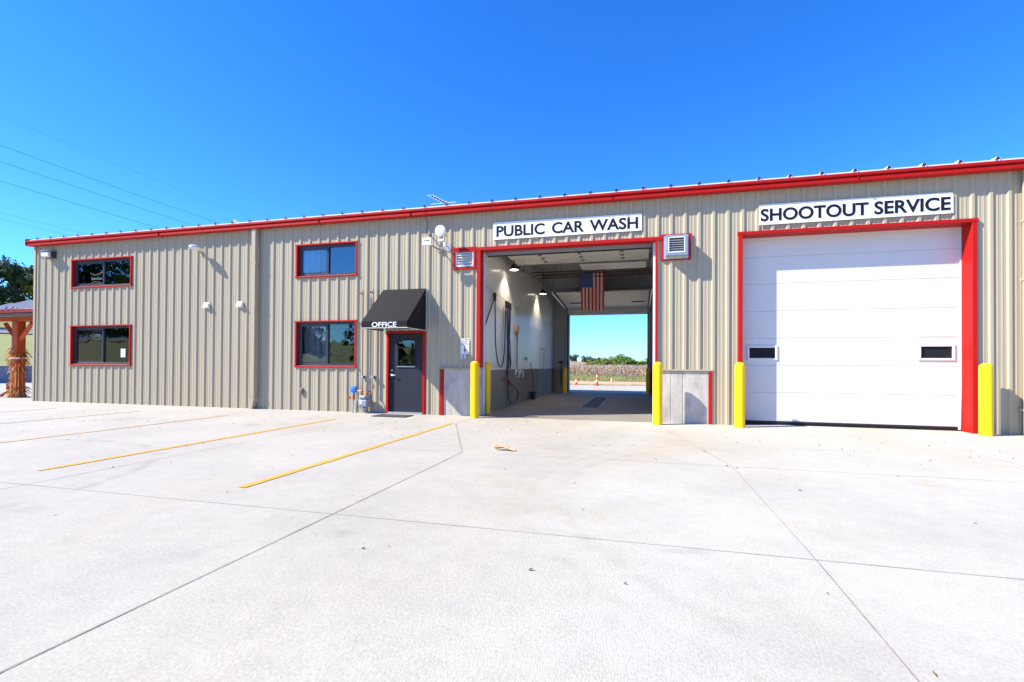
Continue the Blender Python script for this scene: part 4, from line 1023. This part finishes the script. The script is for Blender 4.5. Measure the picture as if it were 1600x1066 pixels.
# gas meter set and the two vent risers
brass = mat('rusty brass fitting', (.42, .10, .05), .45, metal=.3, var=.2)
blue = mat('blue valve paint', (.02, .16, .5), .45, var=.05)
mg = mat('blue grey meter paint', (.25, .29, .33), .55, var=.05)
e = empty('gas_meter', (-6.78, -.2, 0), 'blue grey gas meter with copper coloured fittings left of the office door', 'gas meter')
b = MB(); b.bbox(-6.92, -6.66, -.30, -.12, .16, .36, .03); b.bbox(-6.89, -6.69, -.31, -.11, .362, .46, .03); b.lathe((-6.79, -.21, .06), [(.05, 0), (.09, .09)], 12); b.build('meter_body', mg, e, bevel=.015)
MB().box(-6.865, -6.80, -.305, -.303, .24, .32).build('label_plate', whitep, e)
b = MB(); b.tube([(-6.85, -.21, .46), (-6.85, -.21, .56), (-7.0, -.2, .56), (-7.0, -.18, .6)], .02, 8); b.tube([(-6.72, -.21, .46), (-6.70, -.21, .56), (-6.66, -.15, .56)], .02, 8)
for c in ((-6.85, -.21, .48), (-6.72, -.21, .48), (-6.85, -.21, .56)): b.lathe((c[0], c[1], c[2]-.02), [(.032, 0), (.032, .035)], 6)
b.build('fittings', brass, e)
MB().tube([(-7.04, -.19, -.02), (-7.04, -.19, .22), (-7.0, -.18, .38), (-7.0, -.18, .62)], .02, 8).build('riser', galv, e)
e2 = empty('gas_regulator', (-7.12, -.2, 0), 'blue gas regulator on a grey riser beside the meter', 'regulator')
b = MB(); b.tube([(-7.13, -.2, -.02), (-7.11, -.2, .25), (-7.10, -.2, .38)], .022, 8); b.build('riser', galv, e2)
b = MB(); b.lathe((-7.10, -.2, .60), [(.02, .05), (.085, .03), (.09, 0), (.085, -.03), (.02, -.05)], 20, 'y'); b.lathe((-7.10, -.2, .46), [(.025, 0), (.035, .08)], 12); b.build('regulator_body', blue, e2, True)
b = MB(); b.tube([(-7.10, -.2, .34), (-7.10, -.2, .46)], .032, 8); b.tube([(-7.32, -.2, .39), (-7.10, -.2, .39)], .02, 8); b.tube([(-7.22, -.2, .39), (-7.22, -.28, .39)], .03, 8); b.tube([(-7.2, -.2, .6), (-7.1, -.2, .6)], .014, 6); b.build('valve', brass, e2)
for x, ztop, lab in ((-6.93, 3.07, 'left tall vent riser pipe with a red cap beside the awning'), (-6.63, 3.09, 'right tall vent riser pipe with a red cap, nearest the awning')):
    e = empty('riser_pipe', (x, -.1, 0), lab, 'pipe', 'twin riser pipes beside the awning')
    MB().tube(catm([(x, -.10, .5), (x, -.10, ztop-.12), (x, -.13, ztop), (x, -.24, ztop+.0)], 6), .019, 10).build('pipe', pipe_t, e, True)
    MB().lathe((x, -.24, ztop), [(.026, 0), (.026, -.05)], 10, 'y').build('cap', brass, e, True)
    b = MB(); b.box(x-.05, x+.05, -.13, -.035, .90, .935); b.box(x+.025, x+.05, -.14, -.035, .88, .96); b.build('clamp', galv, e)
b = MB(); b.bbox(-8.86, -8.77, -.07, -.0, .45, .6, .01); b.box(-8.84, -8.79, -.075, -.07, .47, .53); tag(b.build('outlet_box', galvd), 'small grey outlet box low on the wall below the curtained window', 'outlet')
# mat at door
b = MB(); b.box(-6.2, -5.32, -.86, -.38, .005, .018); tag(b.build('door_mat', mat('dark grey mat fibre', (.05, .05, .055), .95, var=.3, vscale=30)), 'flat dark grey mat on the slab before the office door', 'door mat')

# leaf on the slab and specks of debris
b = MB(); b.keep = 1; c = Vector((-1.93, -4.40, .004)); vs = []; n = 9
for i in range(n+1):
    t = i/n; x = c.x-.14+.36*t; wv = .075*math.sin(math.pi*min(1, t*.9+.08))**.7*(1-.6*t)
    for q in range(5):
        s = q/4*2-1; vs.append((x, c.y+wv*s+.02*math.sin(t*5), .006+.05*(s*s)*(1-t)+.05*math.sin(t*3.1)**2*(1-t)+.02*max(0, s)*math.sin(t*9)**2+(.035 if i == 0 else 0)))
b.add(vs, [(i*5+q, i*5+q+1, (i+1)*5+q+1, (i+1)*5+q) for i in range(n) for q in range(4)])
o = b.build('dead_leaf', mat('curled dry leaf', (.50, .36, .22), .7, var=.3, vscale=20), smooth=True); tag(o, 'large curled tan dead leaf lying on the slab before the wash bay', 'leaf')
so = o.modifiers.new('thick', 'SOLIDIFY'); so.thickness = .003
r = np.random.default_rng(11); b = MB(); b.keep = 1
for k in range(330):
    x = r.uniform(-14, 7); y = -r.uniform(.3, 10.3)
    if r.random() < .35: y = -r.uniform(1, 4)
    s = r.uniform(.007, .022)*(1.2 if y > -6 else .65); a = r.uniform(0, 6.28); ca, sa = math.cos(a), math.sin(a); hgt = r.uniform(.002, .011)
    p = [(-s*1.4, 0, 0), (0, -s*.6, 0), (s*1.4, 0, hgt), (0, s*.6, hgt*.7)]
    b.add([(x+u*ca-v*sa, y+u*sa+v*ca, .0055+z_) for u, v, z_ in p], [(0, 1, 2), (0, 2, 3)])
tag(b.build('leaf_litter', leafmat('leaf crumbs', [(.05, .035, .03), (.16, .09, .05), (.3, .18, .09), (.1, .08, .06)], .8), loc=(0, -4, 0)), 'tiny brown leaf crumbs scattered over the concrete', 'debris', kind='stuff')

# pavilion on the left ---------------------------------------------------------------
PV = empty('timber_pavilion', (-23, 1.5, 0), 'orange stained timber pavilion with a dark metal roof at the left edge', 'pavilion')
px_, py_ = -21.30, .95; hw = .13
for k, (x, y) in enumerate(((px_, py_), (px_, py_+3.4), (-19.4, py_+3.4), (-19.4, py_))):
    MB().bbox(x-hw, x+hw, y-hw, y+hw, .12, 2.70, .012).build('post', timber, PV)
    MB().bbox(x-.16, x+.16, y-.16, y+.16, 0, .12, .01).build('post_base', greyblock, PV)
    for sx in ((-1, 1) if k < 2 else (-1,)):
        b = MB(); b.tube([(x+sx*.1, y, 2.05), (x+sx*.66, y, 2.62)], .085, 4); b.build('brace', timber, PV)
for y in (py_, py_+3.4): MB().bbox(-22.75, -19.15, y-.1, y+.1, 2.70, 2.86).build('beam', timber, PV)
for x in (px_, -19.4): MB().box(x-.09, x+.09, py_+.101, py_+3.299, 2.70, 2.85).build('beam', timber, PV)
xe0, xe1, ye, yr = -23.2, -19.12, py_-.75, py_+4.1
b = MB(); b.keep = 1
A_, B_, C_, D_ = (xe0, ye, 2.93), (xe1, ye, 2.93), (xe1, yr, 2.93), (xe0, yr, 2.93)
ym = (ye+yr)/2; E1, E2 = (xe0+2.45, ym, 3.95), (xe1, ym, 3.95)
b.add([A_, B_, C_, D_, E1, E2], [(0, 1, 5, 4), (2, 3, 4, 5), (3, 0, 4), (0, 3, 2, 1), (1, 2, 5)])
b.cur = 1; mm = (3.95-2.93)/(ym-ye)
for k in range(14):
    x = xe0+.15+k*.3; yt = ye+min(ym-ye, (x-xe0)/2.45*(ym-ye)); b.prism([(ye, 2.935), (ye, 2.975), (yt, 2.975+(yt-ye)*mm), (yt, 2.935+(yt-ye)*mm)], x-.035, x+.035)
b.build('roof', [roofdark, mat('pale roof rib', (.45, .47, .52), .35, metal=.2)], PV)
b = MB(); b.bbox(xe0, xe1, ye-.05, ye-.002, 2.90, 3.02, .01); b.build('gutter', maroon, PV)
b = MB(); b.box(xe0, xe1, ye-.03, ye+.05, 2.80, 2.898); b.build('fascia', black, PV)
b = MB(); b.tube([(px_-.28, py_-.12, .5), (px_-.28, py_-.12, .22), (px_-.36, py_-.3, .05)], .055, 8); b.build('downspout', maroon, PV)
ls = empty('string_lights', (px_-1, ye, 3.05), 'string of red, white and blue bulbs along the pavilion gutter', 'string lights')
MB().tube([(px_-4, ye-.06, 3.05), (px_+1.5, ye-.06, 3.05)], .006, 5).build('wire', black, ls)
cols = [mat('white bulb', (.85, .85, .85), .3), mat('blue bulb', (.03, .08, .6), .3), mat('red bulb', (.6, .02, .03), .3)]
for k in range(18):
    x = px_-4+k*.3; MB().lathe((x, ye-.06, 3.03), [(.012, .07), (.04, .045), (.045, .02), (.02, 0)], 10).build('bulb', cols[[0, 1, 2][k % 3]], ls, True)
# corn stalks tied round the post
cs_ = empty('corn_stalk_bundle', (px_, py_, 0), 'bundle of dry orange corn stalks tied round the pavilion post', 'corn stalks')
r = np.random.default_rng(5); b = MB(); b.keep = 1
for k in range(20):
    a = r.uniform(0, 6.28); rr = r.uniform(.15, .26); x, y = px_+math.cos(a)*rr, py_+math.sin(a)*rr*1.0
    if x > px_+.16 and r.random() < .6: x -= .1
    tw = r.normal(size=2)*.05; top = r.uniform(1.1, 1.75)
    b.tube([(x+math.cos(a)*.04, y+math.sin(a)*.04, 0), (x, y, .9), (x+tw[0]+math.cos(a)*.08, y+tw[1]+math.sin(a)*.08, top)], .012, 5, .006)
b.build('stalks', leafmat('stalk straw', [(.25, .12, .04), (.5, .27, .09), (.66, .42, .18)], .8), cs_)
b = MB(); b.keep = 1
for k in range(260):
    a = r.uniform(0, 6.28); z = r.choice([r.uniform(.05, .4), r.uniform(.3, 1.7), r.uniform(1.25, 1.75)]); rr = r.uniform(.13, .21)
    L = r.uniform(.10, .26); wd = r.uniform(.012, .03); p = Vector((px_+math.cos(a)*rr, py_+math.sin(a)*rr, z)); d = Vector((math.cos(a), math.sin(a), r.uniform(-.2, .9))).normalized(); s = Vector((-math.sin(a), math.cos(a), r.normal()*.3)).normalized()
    vs = []; ns = 5
    for i in range(ns+1):
        t = i/ns; q = p+d*L*t+Vector((0, 0, -1.3))*L*t*t*.8; ww = wd*math.sin(math.pi*(.12+.85*t)); s2 = (s+Vector((0, 0, .8*math.sin(t*3+k)))).normalized()
        vs += [q+s2*ww, q-s2*ww]
    b.add(vs, [(2*i, 2*i+1, 2*i+3, 2*i+2) for i in range(ns)])
b.build('leaves', leafmat('dry husk', [(.22, .06, .012), (.46, .15, .02), (.58, .24, .04), (.66, .42, .2)], .75), cs_)
b = MB(); b.lathe((px_, py_, 1.36), [(.24, 0), (.25, .03), (.24, .06)], 16); b.build('tie', mat('white tie cord', (.8, .75, .65), .8), cs_)

# overhead power lines running away beside the lot
def wire(x, z, y0, y1, sag, r_, lab):
    pts_ = []; n = 60
    for i in range(n+1):
        t = i/n; pts_.append((x, y0+(y1-y0)*t, z+sag*4*(t-.5)**2))
    b = MB(); b.tube(pts_, r_, 5); tag(b.build('power_line', black), lab, 'power line', 'power lines over the left end of the roof')
wire(-38, 14.35, -25, 75, 2.2, .011, 'highest of the three dark power lines beside the lot')
wire(-38, 13.4, -25, 75, 1.6, .011, 'middle one of the three dark power lines beside the lot')
wire(-38, 12.25, -25, 75, 1.2, .011, 'lowest of the three dark power lines beside the lot')
thin = mat('pale distant wire', (.18, .22, .3), .6)
wire(-60, 24.6, -20, 130, 2.5, .008, 'very faint thin wire high above the other power lines')
wire(-60, 15.55, -20, 130, 1.0, .008, 'faint upper wire of the low pair at the left edge')
wire(-60, 14.95, -20, 130, 1.0, .008, 'faint lower wire of the low pair at the left edge')
for x, y, h, lab in ((-38, 75, 15.5, 'wooden pole carrying the three power lines, hidden behind the building'), (-38, -25, 15.5, 'wooden pole carrying the three power lines across the lot')):
    e = empty('utility_pole', (x, y, 0), lab, 'utility pole')
    MB().tube([(x, y, -.5), (x, y, h+1.5)], .17, 12, .11).build('pole', bark, e, True); MB().bbox(x-1, x+1, y-.08, y+.08, h+.6, h+.75).build('crossarm', bark, e)

for o in bpy.data.objects:
    if o.type == 'EMPTY' and o.name.startswith('bollard') and o.get('label') == '': pass
